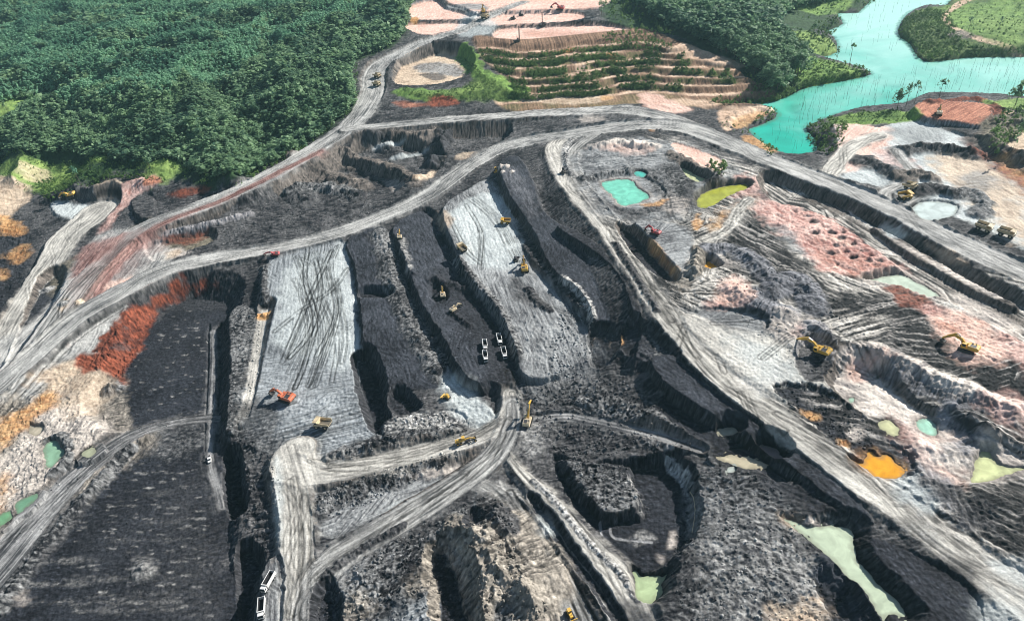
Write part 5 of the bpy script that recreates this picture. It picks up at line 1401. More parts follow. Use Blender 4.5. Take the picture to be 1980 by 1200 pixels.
def make_haul_truck(paint, raised=0.0, bed='bedfloor', cabpaint=None):
    """rigid dump truck, 10.2 m long, front at +x"""
    root = empty('dump_truck')
    pm = M[paint]
    MB().box((0, 0, 1.55), (9.0, 1.5, .7), bev=.06).box((4.2, 0, 1.5), (.9, 4.2, .6), bev=.08).build('chassis', M['dark'], root)
    fr = MB().box((3.55, 0, 2.25), (2.1, 2.2, 1.3), bev=.1).box((3.0, 0, 3.0), (2.9, 5.0, .16), bev=.03)
    for y_ in (-2.3, 2.3): fr.box((3.2, y_, 2.4), (2.6, .5, 1.0), bev=.08)
    fr = fr.build('engine_hood', pm, root)
    gr = MB()
    for i in range(5): gr.box((4.63, 0, 1.85 + i * .2), (.08, 1.9, .09))
    gr.build('grille', M['dark'], fr)
    for y_ in (-1.7, 1.7):
        MB().box((4.68, y_, 1.55), (.1, .5, .3), bev=.03).build('headlight', M['lamp'], root)
    c = MB().prism([(1.9, 3.05), (3.7, 3.05), (3.85, 3.5), (3.55, 4.7), (1.9, 4.7)], .75, 2.35, .06).build('cab', M[cabpaint or paint], root)
    MB().prism([(3.83, 3.45), (3.9, 3.5), (3.62, 4.55), (3.55, 4.55)], .85, 2.25).build('windscreen', M['glass'], c)
    MB().box((2.8, 2.37, 3.95), (1.4, .04, .85)).build('side_window', M['glass'], c)
    MB().box((4.3, -1.2, 3.55), (.05, 2.2, .06)).box((4.3, -2.25, 3.3), (.05, .05, .55)).box((4.3, -.2, 3.3), (.05, .05, .55)).build('handrail', M['lightgrey'], root)
    # dump body: floor, sides, headboard, canopy
    b = MB()
    wy0, wy1 = 2.35, 2.75
    fl = [(-5.0, 2.75), (1.4, 2.2), (1.9, 2.6), (1.9, 2.85), (1.3, 2.55), (-5.0, 3.0)]
    b.prism(fl, -wy0, wy0)
    for sgn in (-1, 1):
        v = [(-5.0, sgn * wy0, 2.75), (1.9, sgn * wy0, 2.4), (1.9, sgn * wy1, 4.75), (-4.6, sgn * wy1, 4.55),
             (-5.0, sgn * (wy0 - .18), 2.75), (1.9, sgn * (wy0 - .18), 2.4), (1.9, sgn * (wy1 - .18), 4.75), (-4.6, sgn * (wy1 - .18), 4.55)]
        b.hull(v)
        for i in range(5):
            x_ = -4.2 + i * 1.4
            b.hull([(x_, sgn * (wy0 + .02), 2.7), (x_ + .25, sgn * (wy0 + .02), 2.7), (x_, sgn * (wy0 + .22), 2.9), (x_ + .25, sgn * (wy0 + .22), 2.9),
                    (x_, sgn * (wy1 + .02), 4.5), (x_ + .25, sgn * (wy1 + .02), 4.5), (x_, sgn * (wy1 + .17), 4.5), (x_ + .25, sgn * (wy1 + .17), 4.5)])
    b.box((1.95, 0, 3.65), (.22, 5.0, 2.4), bev=.04)
    b.box((3.25, 0, 4.92), (2.7, 5.2, .2), bev=.05)
    for i in range(5): b.box((3.25, -2.0 + i * 1.0, 5.06), (2.6, .16, .12))
    for sgn in (-1, 1): b.box((3.2, sgn * 2.62, 5.0), (2.7, .14, .4), bev=.03)
    bd = b.build('dump_body', pm, root)
    ln = MB(); ln.hull([(-4.95, -2.12, 3.03), (-4.95, 2.12, 3.03), (1.2, -2.12, 2.6), (1.2, 2.12, 2.6), (-4.95, -2.12, 3.06), (-4.95, 2.12, 3.06), (1.8, -2.12, 2.95), (1.8, 2.12, 2.95)])
    ln.build('bed_liner', M[bed], bd)
    if raised:
        pv = Vector((-3.6, 0, 2.3))
        mt = Matrix.Translation(pv) @ Matrix.Rotation(-raised, 4, 'Y') @ Matrix.Translation(-pv)
        bd.matrix_basis = mt
    def wheel(x_, y_, w_):
        r_ = 1.32
        t = MB().cyl((x_, y_ - w_ / 2, r_), (x_, y_ + w_ / 2, r_), r_, n=22).build('wheel', M['rubber'], root)
        s_ = 1 if y_ > 0 else -1
        MB().cyl((x_, y_ + s_ * (w_ / 2 - .05), r_), (x_, y_ + s_ * (w_ / 2 + .04), r_), .68, .5, n=16).build('rim', pm, t)
    for y_ in (-2.15, 2.15): wheel(3.0, y_, .8)
    for y_ in (-2.1, -1.25, 1.25, 2.1): wheel(-2.3, y_, .78)
    return root

def make_coal_truck():
    """eight-wheel tipper with a long open body, front at +x"""
    root = empty('tipper_truck')
    MB().box((-.2, 0, .95), (9.4, .9, .4), bev=.04).build('chassis', M['dark'], root)
    c = MB().prism([(3.0, .75), (4.75, .75), (4.85, 1.7), (4.6, 3.05), (3.05, 3.05)], -1.25, 1.25, .08).build('cab', M['white'], root)
    MB().prism([(4.83, 1.75), (4.89, 1.75), (4.68, 2.85), (4.6, 2.85)], -1.1, 1.1).build('windscreen', M['glass'], c)
    for y_ in (-1.26, 1.26):
        MB().box((4.0, y_, 2.25), (.9, .04, .75)).build('side_window', M['glass'], c)
        MB().box((4.95, y_ * 1.12, 2.2), (.14, .1, .7), bev=.03).build('mirror', M['dark'], c)
        MB().box((4.86, y_ * .75, 1.05), (.08, .4, .24), bev=.02).build('headlight', M['lamp'], root)
    MB().box((4.83, 0, .72), (.25, 2.5, .4), bev=.05).build('bumper', M['dark'], root)
    b = MB()
    for y_ in (-1.42, 1.42):
        b.box((-1.2, y_, 2.25), (7.6, .16, 1.9), bev=.02)
        for i in range(8): b.box((-4.6 + i * .97, y_ * 1.07, 2.2), (.14, .1, 1.8))
        b.box((-1.2, y_ * 1.0, 3.22), (7.7, .3, .12), bev=.02)
    b.box((2.55, 0, 2.35), (.16, 2.9, 2.1), bev=.02).box((2.6, 0, 3.4), (.4, 3.0, .14), bev=.02)
    b.box((-4.95, 0, 2.2), (.14, 2.9, 1.8), bev=.02)
    bd = b.build('tipper_body', M['white'], root)
    MB().box((-1.2, 0, 1.42), (7.5, 2.7, .2)).build('bed_floor', M['coal'], bd)
    for y_ in (-1.33, 1.33):
        MB().box((-1.2, y_, 2.2), (7.35, .03, 1.7)).build('bed_lining', M['coal'], bd)
    def wheel(x_, y_, w_=.34):
        t = MB().cyl((x_, y_ - w_ / 2, .55), (x_, y_ + w_ / 2, .55), .55, n=16).build('wheel', M['rubber'], root)
        s_ = 1 if y_ > 0 else -1
        MB().cyl((x_, y_ + s_ * w_ / 2, .55), (x_, y_ + s_ * (w_ / 2 + .03), .55), .28, .2, n=12).build('rim', M['lightgrey'], t)
    for x_ in (3.9, 2.2):
        for y_ in (-1.15, 1.15): wheel(x_, y_)
    for x_ in (-2.4, -3.8):
        for y_ in (-1.15, 1.15): wheel(x_, y_, .6)
    return root

def make_dozer(paint):
    root = empty('bulldozer')
    pm = M[paint]
    for sy in (-1, 1):
        t = MB().prism([(-2.2, .5), (-1.9, .06), (1.5, .06), (1.9, .45), (1.6, .9), (-1.2, 1.35), (-1.8, 1.15)], sy * 1.15 - .3, sy * 1.15 + .3)
        t.build('crawler_track', M['rubber'], root)
    MB().box((.7, 0, 1.5), (2.2, 1.3, 1.0), bev=.1).box((-1.0, 0, 1.2), (1.8, 1.6, .9), bev=.08).build('hood', pm, root)
    c = MB().box((-.9, 0, 2.4), (1.5, 1.5, 1.5), bev=.08, taper=(.88, .92)).build('cab', pm, root)
    MB().box((-.1, 0, 2.5), (.06, 1.2, .9)).build('windscreen', M['glass'], c)
    MB().box((-.9, 0, 3.2), (1.6, 1.6, .1), bev=.03).build('cab_roof', pm, c)
    MB().prism([(2.5, .1), (2.75, .5), (2.65, 1.1), (2.9, 1.5), (2.75, 1.5), (2.45, 1.1), (2.5, .5)], -2.0, 2.0).build('blade', pm, root)
    for sy in (-1, 1):
        MB().box((1.5, sy * 1.55, .75), (2.4, .2, .3), bev=.03).build('push_arm', M['dark'], root)
    MB().box((-2.4, 0, 1.0), (.8, .9, .6), bev=.05).cyl((-2.7, 0, 1.1), (-2.9, 0, .1), .13, .05, n=8).build('ripper', M['steel'], root)
    MB().cyl((.9, .35, 1.9), (.9, .35, 2.7), .09, n=8).build('exhaust', M['dark'], root)
    return root

def make_grader(paint):
    root = empty('motor_grader')
    pm = M[paint]
    fr = MB(); rotbar(fr, (-.6, 1.6), (2.2, 2.1), .4, .5, .4); rotbar(fr, (2.2, 2.1), (4.7, 1.2), .4, .4, .4); fr.build('front_frame', pm, root)
    MB().box((-2.8, 0, 1.7), (3.2, 1.5, 1.1), bev=.1).box((-2.6, 0, 2.35), (2.2, 1.2, .3), bev=.06).build('engine_hood', pm, root)
    c = MB().box((-.6, 0, 2.5), (1.4, 1.6, 1.7), bev=.06).build('cab', pm, root)
    MB().box((.12, 0, 2.7), (.06, 1.3, 1.0)).build('windscreen', M['glass'], c)
    MB().box((-.6, 0, 3.4), (1.6, 1.8, .1), bev=.03).build('cab_roof', pm, c)
    MB().box((1.6, 0, .55), (.12, 4.0, .7), rot=Matrix.Rotation(.5, 4, 'Z')).build('blade', M['steel'], root)
    MB().cyl((1.5, 0, 1.0), (1.5, 0, 1.15), .8, n=16).build('circle_drive', M['dark'], root)
    for x_ in (4.6, -2.0, -3.5):
        for y_ in (-1.05, 1.05):
            t = MB().cyl((x_, y_ - .22, .68), (x_, y_ + .22, .68), .68, n=16).build('wheel', M['rubber'], root)
            MB().cyl((x_, y_ * 1.2, .68), (x_, y_ * 1.24, .68), .32, n=12).build('rim', pm, t)
    MB().box((4.6, 0, .8), (.3, 1.8, .25)).build('front_axle', M['dark'], root)
    return root

def make_pickup():
    root = empty('pickup_truck')
    MB().prism([(-2.6, .5), (2.5, .5), (2.6, .85), (2.5, 1.05), (1.4, 1.12), (-.55, 1.12), (-2.6, 1.12)], -.9, .9, .06).build('body', M['white'], root)
    c = MB().prism([(-.75, 1.1), (1.35, 1.1), (.75, 1.75), (-.6, 1.78)], -.82, .82, .05).build('cab', M['white'], root)
    MB().prism([(1.33, 1.16), (1.38, 1.16), (.83, 1.7), (.78, 1.7)], -.72, .72).build('windscreen', M['glass'], c)
    for y_ in (-.84, .84): MB().box((.2, y_, 1.45), (1.1, .03, .38)).build('side_window', M['glass'], c)
    MB().box((-1.7, 0, 1.14), (1.6, 1.5, .05)).build('load_bed', M['dark'], root)
    for x_ in (1.6, -1.6):
        for y_ in (-.85, .85):
            MB().cyl((x_, y_ - .12, .38), (x_, y_ + .12, .38), .38, n=14).build('wheel', M['rubber'], root)
    return root

def make_drill(paint, hmast=14.0):
    root = empty('drill_rig')
    for sy in (-1, 1):
        MB().prism([(-2.4, .45), (-2.1, .06), (2.1, .06), (2.4, .45), (2.1, .9), (-2.1, .9)], sy * 1.3 - .3, sy * 1.3 + .3).build('crawler_track', M['rubber'], root)
    MB().box((-.6, 0, 1.6), (4.6, 2.4, 1.3), bev=.1).build('machine_house', M[paint], root)
    c = MB().box((1.5, .85, 2.7), (1.3, 1.1, 1.6), bev=.06).build('cab', M[paint], root)
    MB().box((2.17, .85, 2.9), (.05, .9, .9)).build('windscreen', M['glass'], c)
    m = MB()
    for sx in (-.35, .35):
        for sy in (-.35, .35): m.box((2.6 + sx, sy - .5, hmast / 2 + .6), (.14, .14, hmast))
    for i in range(9):
        m.box((2.6, -.5, .9 + i * hmast / 8.6), (.8, .8, .12))
    m.build('mast', M['dark'], root)
    MB().cyl((2.6, -.5, .2), (2.6, -.5, hmast), .13, n=8).build('drill_rod', M['steel'], root)
    return root

# ---- excavators -------------------------------------------------------------
XG = 'excavators working in the pit'
def exc(px, py, dx, dy, label, paint='yellow', sc=1.0, **kw):
    return place(make_excavator(paint, **kw), px, py, dx, dy, label, 'excavator', XG, sc)

exc(1015, 522, -.1, -1, 'large yellow excavator with raised boom on the pale pad beside the shadowed coal wall', sc=1.25, boom=(4.2, 6.2), tip=(7.0, 3.2))
exc(556, 772, -1, -.32, 'big orange-red mining shovel with folded boom on the light grey pad', 'orange', 1.55, boom=(4.6, 4.6), tip=(7.4, 2.6))
exc(857, 573, -.1, -1, 'small yellow excavator reaching into the dark coal face, above the white trucks', sc=.95, house_paint='cream', boom=(4.4, 5.6), tip=(7.8, 3.0))
exc(878, 601, 1, -.75, 'cream-yellow excavator with straight arm beside a dark coal windrow', 'cream', .85, boom=(4.6, 4.2), tip=(8.2, 2.4))
exc(1021, 816, .35, -1, 'yellow excavator with long raised boom at the road junction of the pit floor', sc=1.1, house_paint='cream', boom=(5.6, 7.6), tip=(8.6, 6.0))
exc(1266, 453, -1, -.3, 'red excavator with arm bent down on the grey bench edge', 'red', 1.05, boom=(5.0, 4.6), tip=(7.2, 1.9))
exc(1588, 684, -1, -.5, 'large yellow excavator with long arm and yellow bucket on dark ground by the pale slope', sc=1.35, boom=(5.4, 5.6), tip=(9.8, 3.6))
exc(1869, 678, -1, -.35, 'yellow excavator among striped dozer cuts below the pink slope', sc=1.3, boom=(5.4, 5.4), tip=(9.0, 2.6))
exc(773, 462, 0, -1, 'dusty yellow excavator among pale blocks at the top of the narrow coal bench', sc=1.0, house_paint='cream', boom=(4.4, 5.6), tip=(7.2, 3.0))
exc(1815, 222, .1, -1, 'yellow excavator on the edge of the red soil cut above the lake', sc=1.15, house_paint='cream', boom=(4.2, 5.6), tip=(7.2, 3.4))
exc(139, 381, -1, .1, 'yellow excavator at the forest edge with its shadow on the pale grey floor', sc=1.3, boom=(5.0, 4.4), tip=(8.6, 2.4))
exc(532, 494, -1, .12, 'low red excavator parked under the edge of the grey haul road', 'red', .95, boom=(5.2, 3.2), tip=(8.6, 1.8))
exc(935, 24, 0, -1, 'distant dark-armed excavator on the upper pink pads', 'yellow', 1.3, boom=(4.2, 6.2), tip=(7.2, 5.0))
exc(1083, 18, -1, 0, 'distant dark red excavator on the topmost pink bench', 'red', 1.5, boom=(5.0, 4.6), tip=(8.2, 2.0))

# ---- haul trucks ------------------------------------------------------------
TG = 'rigid dump trucks on the haul roads and benches'
def truck(px, py, dx, dy, label, paint, sc=1.0, **kw):
    return place(make_haul_truck(paint, **kw), px, py, dx, dy, label, 'dump truck', TG, sc, (3, 2.2))
truck(626, 825, -1, -.12, 'orange-cream dump truck with empty yellow bed on the streaked grey pad', 'cream', 1.0)
truck(978, 432, -1, -.05, 'yellow dump truck by the shadowed edge of the pale upper pad', 'yellow', .78)
truck(894, 484, -.8, -.7, 'cream dump truck backed to the coal trench on the pale upper pad', 'cream', .9)
truck(730, 150, 1, .15, 'upper of two dump trucks on the bend of the haul road by the forest', 'cream', 1.0)
truck(729, 166, 1, .1, 'lower of two dump trucks on the bend of the haul road by the forest', 'cream', 1.0)
truck(1760, 366, 1, .45, 'cream dump truck with grey load beside the dark heap, upper of a pair', 'cream', .95)
truck(1748, 384, 1, -.2, 'dump truck with bright yellow bed beside the track, lower of a pair', 'yellow', .95, bed='bedfloor')
truck(1900, 444, 1, .3, 'cream dump truck with brown bed above the main haul road, left of two', 'cream', 1.0)
truck(1944, 456, 1, .3, 'cream dump truck with pale bed above the main haul road, right of two', 'cream', 1.0)
truck(938, 36, 1, .1, 'small distant dump truck standing on the upper pink pad road', 'cream', 1.2)

# ---- white coal tippers -------------------------------------------------------
proto = make_coal_truck()
CT = [(937, 671, .12, 1, 'white coal tipper queued bumper to bumper on the coal floor, rear of the left pair', 1.0),
      (939, 693, .15, 1, 'white coal tipper on the coal floor, front of the left pair', 1.0),
      (965, 660, .25, 1, 'white coal tipper alone nearest the coal ridge, above the right one', 1.0),
      (975, 686, .25, 1, 'white coal tipper lowest beside the thin coal ridge', 1.0),
      (521, 1129, -.55, 1, 'white coal tipper parked askew beside the vertical grey road', 1.05),
      (508, 1180, -.05, 1, 'white coal tipper at the bottom edge below the askew one', 1.05)]
for i, (px, py, dx, dy, lb, sc_) in enumerate(CT):
    o = proto if i == 0 else copy_tree(proto)
    place(o, px, py, dx, dy, lb, 'coal truck', 'white coal tippers', sc_ * .92, (2.8, 1.2))

place(make_grader('yellow'), 900, 855, 1, -.2, 'long yellow motor grader smoothing the pale haul road', 'grader', None, 1.15)
place(make_dozer('yellow'), 864, 770, -.8, -.3, 'small yellow bulldozer on the rubble beside the pale slope', 'bulldozer', 'bulldozers', 1.0)
place(make_dozer('dark'), 998, 503, .3, -1, 'small dark bulldozer behind the large yellow excavator on the pale pad', 'bulldozer', 'bulldozers', 1.0)
place(make_dozer('dark'), 1090, 334, -.5, 1, 'dark bulldozer alone on the pale main road near the junction', 'bulldozer', 'bulldozers', 1.2)
place(make_dozer('yellow'), 960, 333, .2, 1, 'dusty cream bulldozer beside white spoil heaps at the bench head', 'bulldozer', 'bulldozers', 1.1)
place(make_dozer('yellow'), 1102, 1190, .5, 1, 'yellow bulldozer at the bottom edge of the pale haul strip', 'bulldozer', 'bulldozers', 1.0)
place(make_pickup(), 406, 889, .05, 1, 'white pickup truck on the narrow track along the coal floor', 'pickup truck', None, 1.05, (1.5, .8))
place(make_drill('dark', 15), 1047, 52, 1, .2, 'tall drill rig mast on the middle pink bench', 'drill rig', 'drill rigs on the pink pads', 1.25)
place(make_drill('dark', 14), 999, 82, 1, -.2, 'drill rig with slim mast near the lip of the lowest pink pad', 'drill rig', 'drill rigs on the pink pads', 1.25)
place(make_dozer('dark'), 1008, 31, 1, 0, 'distant dark bulldozer on the second pink bench', 'bulldozer', 'bulldozers', 1.3)
place(make_dozer('dark'), 992, 38, -1, 0, 'distant dark bulldozer pushing soil left of the drill mast', 'bulldozer', 'bulldozers', 1.4)
# ================================================================== VEGETATION
def leaf_material(name, dark, light, trans=0.25):
    m = bpy.data.materials.new(name); m.use_nodes = True
    nt = m.node_tree; b = nt.nodes['Principled BSDF']
    ge = nt.nodes.new('ShaderNodeNewGeometry'); oi = nt.nodes.new('ShaderNodeObjectInfo')
    nz = nt.nodes.new('ShaderNodeTexNoise'); nz.inputs['Scale'].default_value = 0.12; nz.inputs['Detail'].default_value = 5; nz.inputs['Roughness'].default_value = 0.7
    nt.links.new(ge.outputs['Position'], nz.inputs['Vector'])
    ad = nt.nodes.new('ShaderNodeMath'); ad.operation = 'MULTIPLY_ADD'; ad.inputs[1].default_value = 0.45; ad.inputs[2].default_value = -0.22
    nt.links.new(ge.outputs['Random Per Island'], ad.inputs[0])
    n3 = nt.nodes.new('ShaderNodeTexNoise'); n3.inputs['Scale'].default_value = 0.011; n3.inputs['Detail'].default_value = 4
    nt.links.new(ge.outputs['Position'], n3.inputs['Vector'])
    a3 = nt.nodes.new('ShaderNodeMath'); a3.operation = 'MULTIPLY_ADD'; a3.inputs[1].default_value = 1.1; a3.inputs[2].default_value = -0.52
    nt.links.new(n3.outputs['Fac'], a3.inputs[0])
    a4 = nt.nodes.new('ShaderNodeMath'); a4.operation = 'ADD'
    nt.links.new(nz.outputs['Fac'], a4.inputs[0]); nt.links.new(a3.outputs[0], a4.inputs[1])
    a2 = nt.nodes.new('ShaderNodeMath'); a2.operation = 'ADD'
    nt.links.new(a4.outputs[0], a2.inputs[0]); nt.links.new(ad.outputs[0], a2.inputs[1])
    rp = nt.nodes.new('ShaderNodeValToRGB')
    rp.color_ramp.elements[0].position = 0.25; rp.color_ramp.elements[0].color = (*dark, 1)
    rp.color_ramp.elements[1].position = 0.8; rp.color_ramp.elements[1].color = (*light, 1)
    nt.links.new(a2.outputs[0], rp.inputs['Fac'])
    nt.links.new(rp.outputs['Color'], b.inputs['Base Color'])
    b.inputs['Roughness'].default_value = 0.6; b.inputs['Specular IOR Level'].default_value = 0.3
    tr = nt.nodes.new('ShaderNodeBsdfTranslucent'); nt.links.new(rp.outputs['Color'], tr.inputs['Color'])
    mx = nt.nodes.new('ShaderNodeMixShader'); mx.inputs[0].default_value = 0.5
    nt.links.new(b.outputs[0], mx.inputs[1]); nt.links.new(tr.outputs[0], mx.inputs[2])
    nt.links.new(mx.outputs[0], nt.nodes['Material Output'].inputs['Surface'])
    return m
LEAF = leaf_material('leaves', (0.055, 0.135, 0.085), (0.32, 0.48, 0.25))
LEAFP = leaf_material('plantation_leaves', (0.11, 0.28, 0.18), (0.36, 0.60, 0.37))
LEAFB = leaf_material('shrub_leaves', (0.045, 0.115, 0.03), (0.24, 0.38, 0.11))
BARK = pmat('bark', (0.16, 0.13, 0.10), 0.9, 0, 0.3, 3)
DEADW = pmat('dead_wood', (0.055, 0.06, 0.055), 0.9, 0, 0.35, 1)

def crown_pts(kind, nb, seed):
    """centres, radii of the leaf masses of one crown (unit tree: height 1)"""
    r = np.random.default_rng(seed)
    out = []
    if kind == 'broad':
        for i in range(nb):
            a = r.uniform(0, 6.283); q = abs(r.normal(0, .17)) + .03
            out.append((q * math.cos(a), q * math.sin(a), r.uniform(.45, .92) - q * .5, r.uniform(.10, .17)))
        out.append((0, 0, .9, .12))
    elif kind == 'slim':
        for i in range(nb):
            z = r.uniform(.3, .98); q = .13 * (1.12 - z) + .03
            a = r.uniform(0, 6.283)
            out.append((q * math.cos(a), q * math.sin(a), z, r.uniform(.06, .11) * (1.3 - z * .6)))
    elif kind == 'palm':
        for i in range(nb):
            a = r.uniform(0, 6.283)
            out.append((.09 * math.cos(a), .09 * math.sin(a), r.uniform(.86, .98), .06))
    elif kind == 'flat':
        for i in range(nb):
            a = r.uniform(0, 6.283); q = r.uniform(0, .28)
            out.append((q * math.cos(a), q * math.sin(a), r.uniform(.72, .95) - q * .3, r.uniform(.07, .11)))
    return out

def crown_mesh(kind, nb, per, size, seed):
    """leaf-clump quads spread through the crown; returns verts (n*4,3)"""
    r = np.random.default_rng(seed + 99)
    V = []
    for cx, cy, cz, rad in crown_pts(kind, nb, seed):
        for _ in range(per):
            d = r.normal(size=3); d /= np.linalg.norm(d); d[2] = abs(d[2]) * (1 if r.random() < .8 else -1)
            c = np.array([cx, cy, cz]) + d * rad * r.uniform(.55, 1.05)
            nrm = d * .65 + np.array([.12, 0, .75]) + r.normal(size=3) * .42; nrm /= np.linalg.norm(nrm)
            t = np.cross(nrm, r.normal(size=3)); t /= np.linalg.norm(t); b = np.cross(nrm, t)
            s = size * r.uniform(.6, 1.3)
            V += [c - t * s - b * s * .6, c + t * s - b * s * .8, c + t * s * .9 + b * s * .8, c - t * s * .8 + b * s * .7]
    return np.array(V, np.float32)

def trunk_mesh(name, hgt=.6, r0=.018, limbs=3, seed=0):
    r = np.random.default_rng(seed)
    mb = MB(); mb.cyl((0, 0, -.03), (.01, .01, hgt), r0, r0 * .5, n=7)
    for i in range(limbs):
        a = r.uniform(0, 6.283); z = hgt * r.uniform(.5, .95); L = r.uniform(.12, .22)
        mb.cyl((0, 0, z), (L * math.cos(a), L * math.sin(a), z + L * .9), r0 * .5, r0 * .2, n=5)
    me = bpy.data.meshes.new(name); mb.bm.to_mesh(me); mb.bm.free(); me.materials.append(BARK)
    return me

CR, TRK = {}, {}
for kd, nb, per, sz, nv in (('broad', 13, 34, .034, 6), ('slim', 12, 22, .026, 4), ('flat', 12, 16, .03, 2), ('palm', 7, 10, .03, 1)):
    CR[kd] = []
    for v in range(nv):
        vv = crown_mesh(kd, nb, per, sz, 31 * v + len(kd))
        CR[kd].append(vv)
    TRK[kd] = trunk_mesh(kd + '_trunk', {'broad': .62, 'slim': .85, 'flat': .78, 'palm': .9}[kd], .016 if kd != 'slim' else .010, 4 if kd in ('broad', 'flat') else 0, 5)
CME = {}
def crown_me(kd, v, mat):
    key = (kd, v, mat.name)
    if key not in CME:
        vv = CR[kd][v]
        me = raw_mesh('crown', vv, np.arange(len(vv)).reshape(-1, 4)); me.materials.append(mat)
        CME[key] = me
    return CME[key]

def scatter(poly, n, z=None, seed=0, edge=0.0):
    P = catmull(world(poly, z), 3)
    r = np.random.default_rng(seed)
    lo, hi = P.min(0), P.max(0)
    out = np.zeros((0, 2))
    while len(out) < n:
        q = r.uniform(lo, hi, (n * 2, 2))
        out = np.vstack([out, q[inside(P, q[:, 0], q[:, 1])]])
    return out[:n]

def merged_trees(name, spots, hs, kinds, mat, every=1, label=None, wide=1.0):
    """one stuff object: a far wood that reads as one mass"""
    Vs = []
    r = np.random.default_rng(len(spots))
    for (x, y), h, kd in zip(spots, hs, kinds):
        base = CR[kd][r.integers(len(CR[kd]))].reshape(-1, 4, 3)[r.integers(every)::every]
        a = r.uniform(0, 6.283); c, s = math.cos(a), math.sin(a)
        w = h * r.uniform(.85, 1.2) * wide
        k = 1.0 if every == 1 else every ** .5 * .95
        ctr = base.mean(1, keepdims=True)
        q = ((base - ctr) * k + ctr).reshape(-1, 3)
        o = np.empty_like(q)
        o[:, 0] = (q[:, 0] * c - q[:, 1] * s) * w + x; o[:, 1] = (q[:, 0] * s + q[:, 1] * c) * w + y
        o[:, 2] = q[:, 2] * h + float(height_at(x, y))
        Vs.append(o)
    V = np.vstack(Vs)
    me = raw_mesh(name, V, np.arange(len(V)).reshape(-1, 4)); me.materials.append(mat)
    o = bpy.data.objects.new(name, me); COLL.objects.link(o); o['kind'] = 'stuff'
    return o

TREE_SEQ = [0]
def tree(x, y, h, kd, mat, label, group, cat='tree', spread=1.0, name=None):
    r = TREE_SEQ[0] = TREE_SEQ[0] + 1
    root = empty(name or {'broad': 'broadleaf_tree', 'slim': 'plantation_tree', 'flat': 'spreading_tree', 'palm': 'palm_tree'}[kd])
    root.location = (x, y, float(height_at(x, y)) - .15)
    root.rotation_euler = (0, 0, (r * 2.399) % 6.283); root.scale = (h * spread, h * spread, h)
    c = bpy.data.objects.new('crown', crown_me(kd, r % len(CR[kd]), mat)); COLL.objects.link(c); c.parent = root
    t = bpy.data.objects.new('trunk', TRK[kd]); COLL.objects.link(t); t.parent = root
    return tag(root, label, cat, group)

def project(x, y, z):
    rel = np.column_stack([x, y, np.asarray(z) - CAM_H]); dz = rel @ fwd
    return CX + F_PX * (rel @ rgt) / dz, CY - F_PX * (rel @ upv) / dz, dz

def clear_of(pts, polys):
    ok = np.ones(len(pts), bool)
    for p in polys:
        ok &= ~inside(catmull(world(p), 3), pts[:, 0], pts[:, 1])
    return pts[ok]
GLADES = [[(0,322),(60,318),(190,316),(207,328),(140,342),(90,372),(20,352)], [(284,330),(350,327),(346,345),(305,368),(286,346)],
          [(-30,206),(60,190),(70,202),(40,226),(-30,256)], [(405,183),(440,178),(452,188),(420,193)]]
# ---- left forest
FL = [(-70,-24),(500,-24),(770,-22),(796,0),(790,22),(775,72),(735,98),(690,116),(680,160),(686,200),(643,240),(558,292),(498,331),(468,340),(420,344),(370,330),(345,312),(284,312),(214,310),(206,298),(120,296),(60,298),(0,302),(-70,302)]
PLANT = [(-70,-24),(500,-24),(770,-22),(700,30),(600,80),(520,120),(430,170),(330,200),(260,196),(150,215),(60,190),(-70,205)]
sp = clear_of(scatter(FL, 34000, None, 3), GLADES)
hz = height_at(sp[:, 0], sp[:, 1])
u_, v_, dz_ = project(sp[:, 0], sp[:, 1], hz)
order = np.argsort(dz_)
sp, u_, v_, dz_ = sp[order], u_[order], v_[order], dz_[order]
clump = fbm(sp[:, 0] / 60, sp[:, 1] / 60, 3, 77)
PW = catmull(world(PLANT), 3)
inpl = inside(PW, sp[:, 0], sp[:, 1])
plantn = inpl & (clump > -.22)
hs = np.where(plantn, 9 + 3 * rng.random(len(sp)), 8 + 4 * rng.random(len(sp)) + 4 * clump + 6 * (rng.random(len(sp)) < .05))
kinds = np.where(plantn, 'slim', 'broad')
FE = catmull(world([(-70,302),(0,302),(60,298),(120,296),(206,298),(214,310),(284,312),(345,312),(370,330),(420,344),(468,340)]), 2, False)
ed_, _, _ = line_field(FE, sp[:, 0].astype(np.float32), sp[:, 1].astype(np.float32), False)
hs = hs * np.clip(0.35 + ed_ / 70, 0.35, 1)
vis = (u_ > -20) & (u_ < 2000) & (v_ > -10) & (v_ < 1210)
ind = np.nonzero(vis & (kinds == 'broad'))[0][:160]
msk = np.zeros(len(sp), bool); msk[ind] = True
for i in ind:
    tree(sp[i, 0], sp[i, 1], hs[i], 'broad', LEAF, 'bushy dark green tree in the dense forest along the left haul road', 'trees of the left forest', spread=1.3)
rest = ~msk
b_ = rest & (kinds == 'broad') & (rng.random(len(sp)) < .75); s_ = rest & (kinds == 'slim')
nb_ = b_ & (dz_ < 800)
merged_trees('forest', sp[nb_], hs[nb_], kinds[nb_], LEAF, 5, wide=1.3)
fb_ = b_ & ~nb_
merged_trees('far_forest', sp[fb_], hs[fb_], kinds[fb_], LEAF, 11, wide=1.35)
# plantation rows fill more densely
pl2 = clear_of(scatter(PLANT, 24000, None, 9), GLADES)
pl2 = np.round(pl2 / 3.6) * 3.6 + rng.normal(0, .45, pl2.shape)
cl2 = fbm(pl2[:, 0] / 60, pl2[:, 1] / 60, 3, 77)
pl2 = pl2[cl2 > -.26]
merged_trees('plantation_forest', pl2, 9 + 2.5 * rng.random(len(pl2)), ['slim'] * len(pl2), LEAFP, 9, wide=1.15)
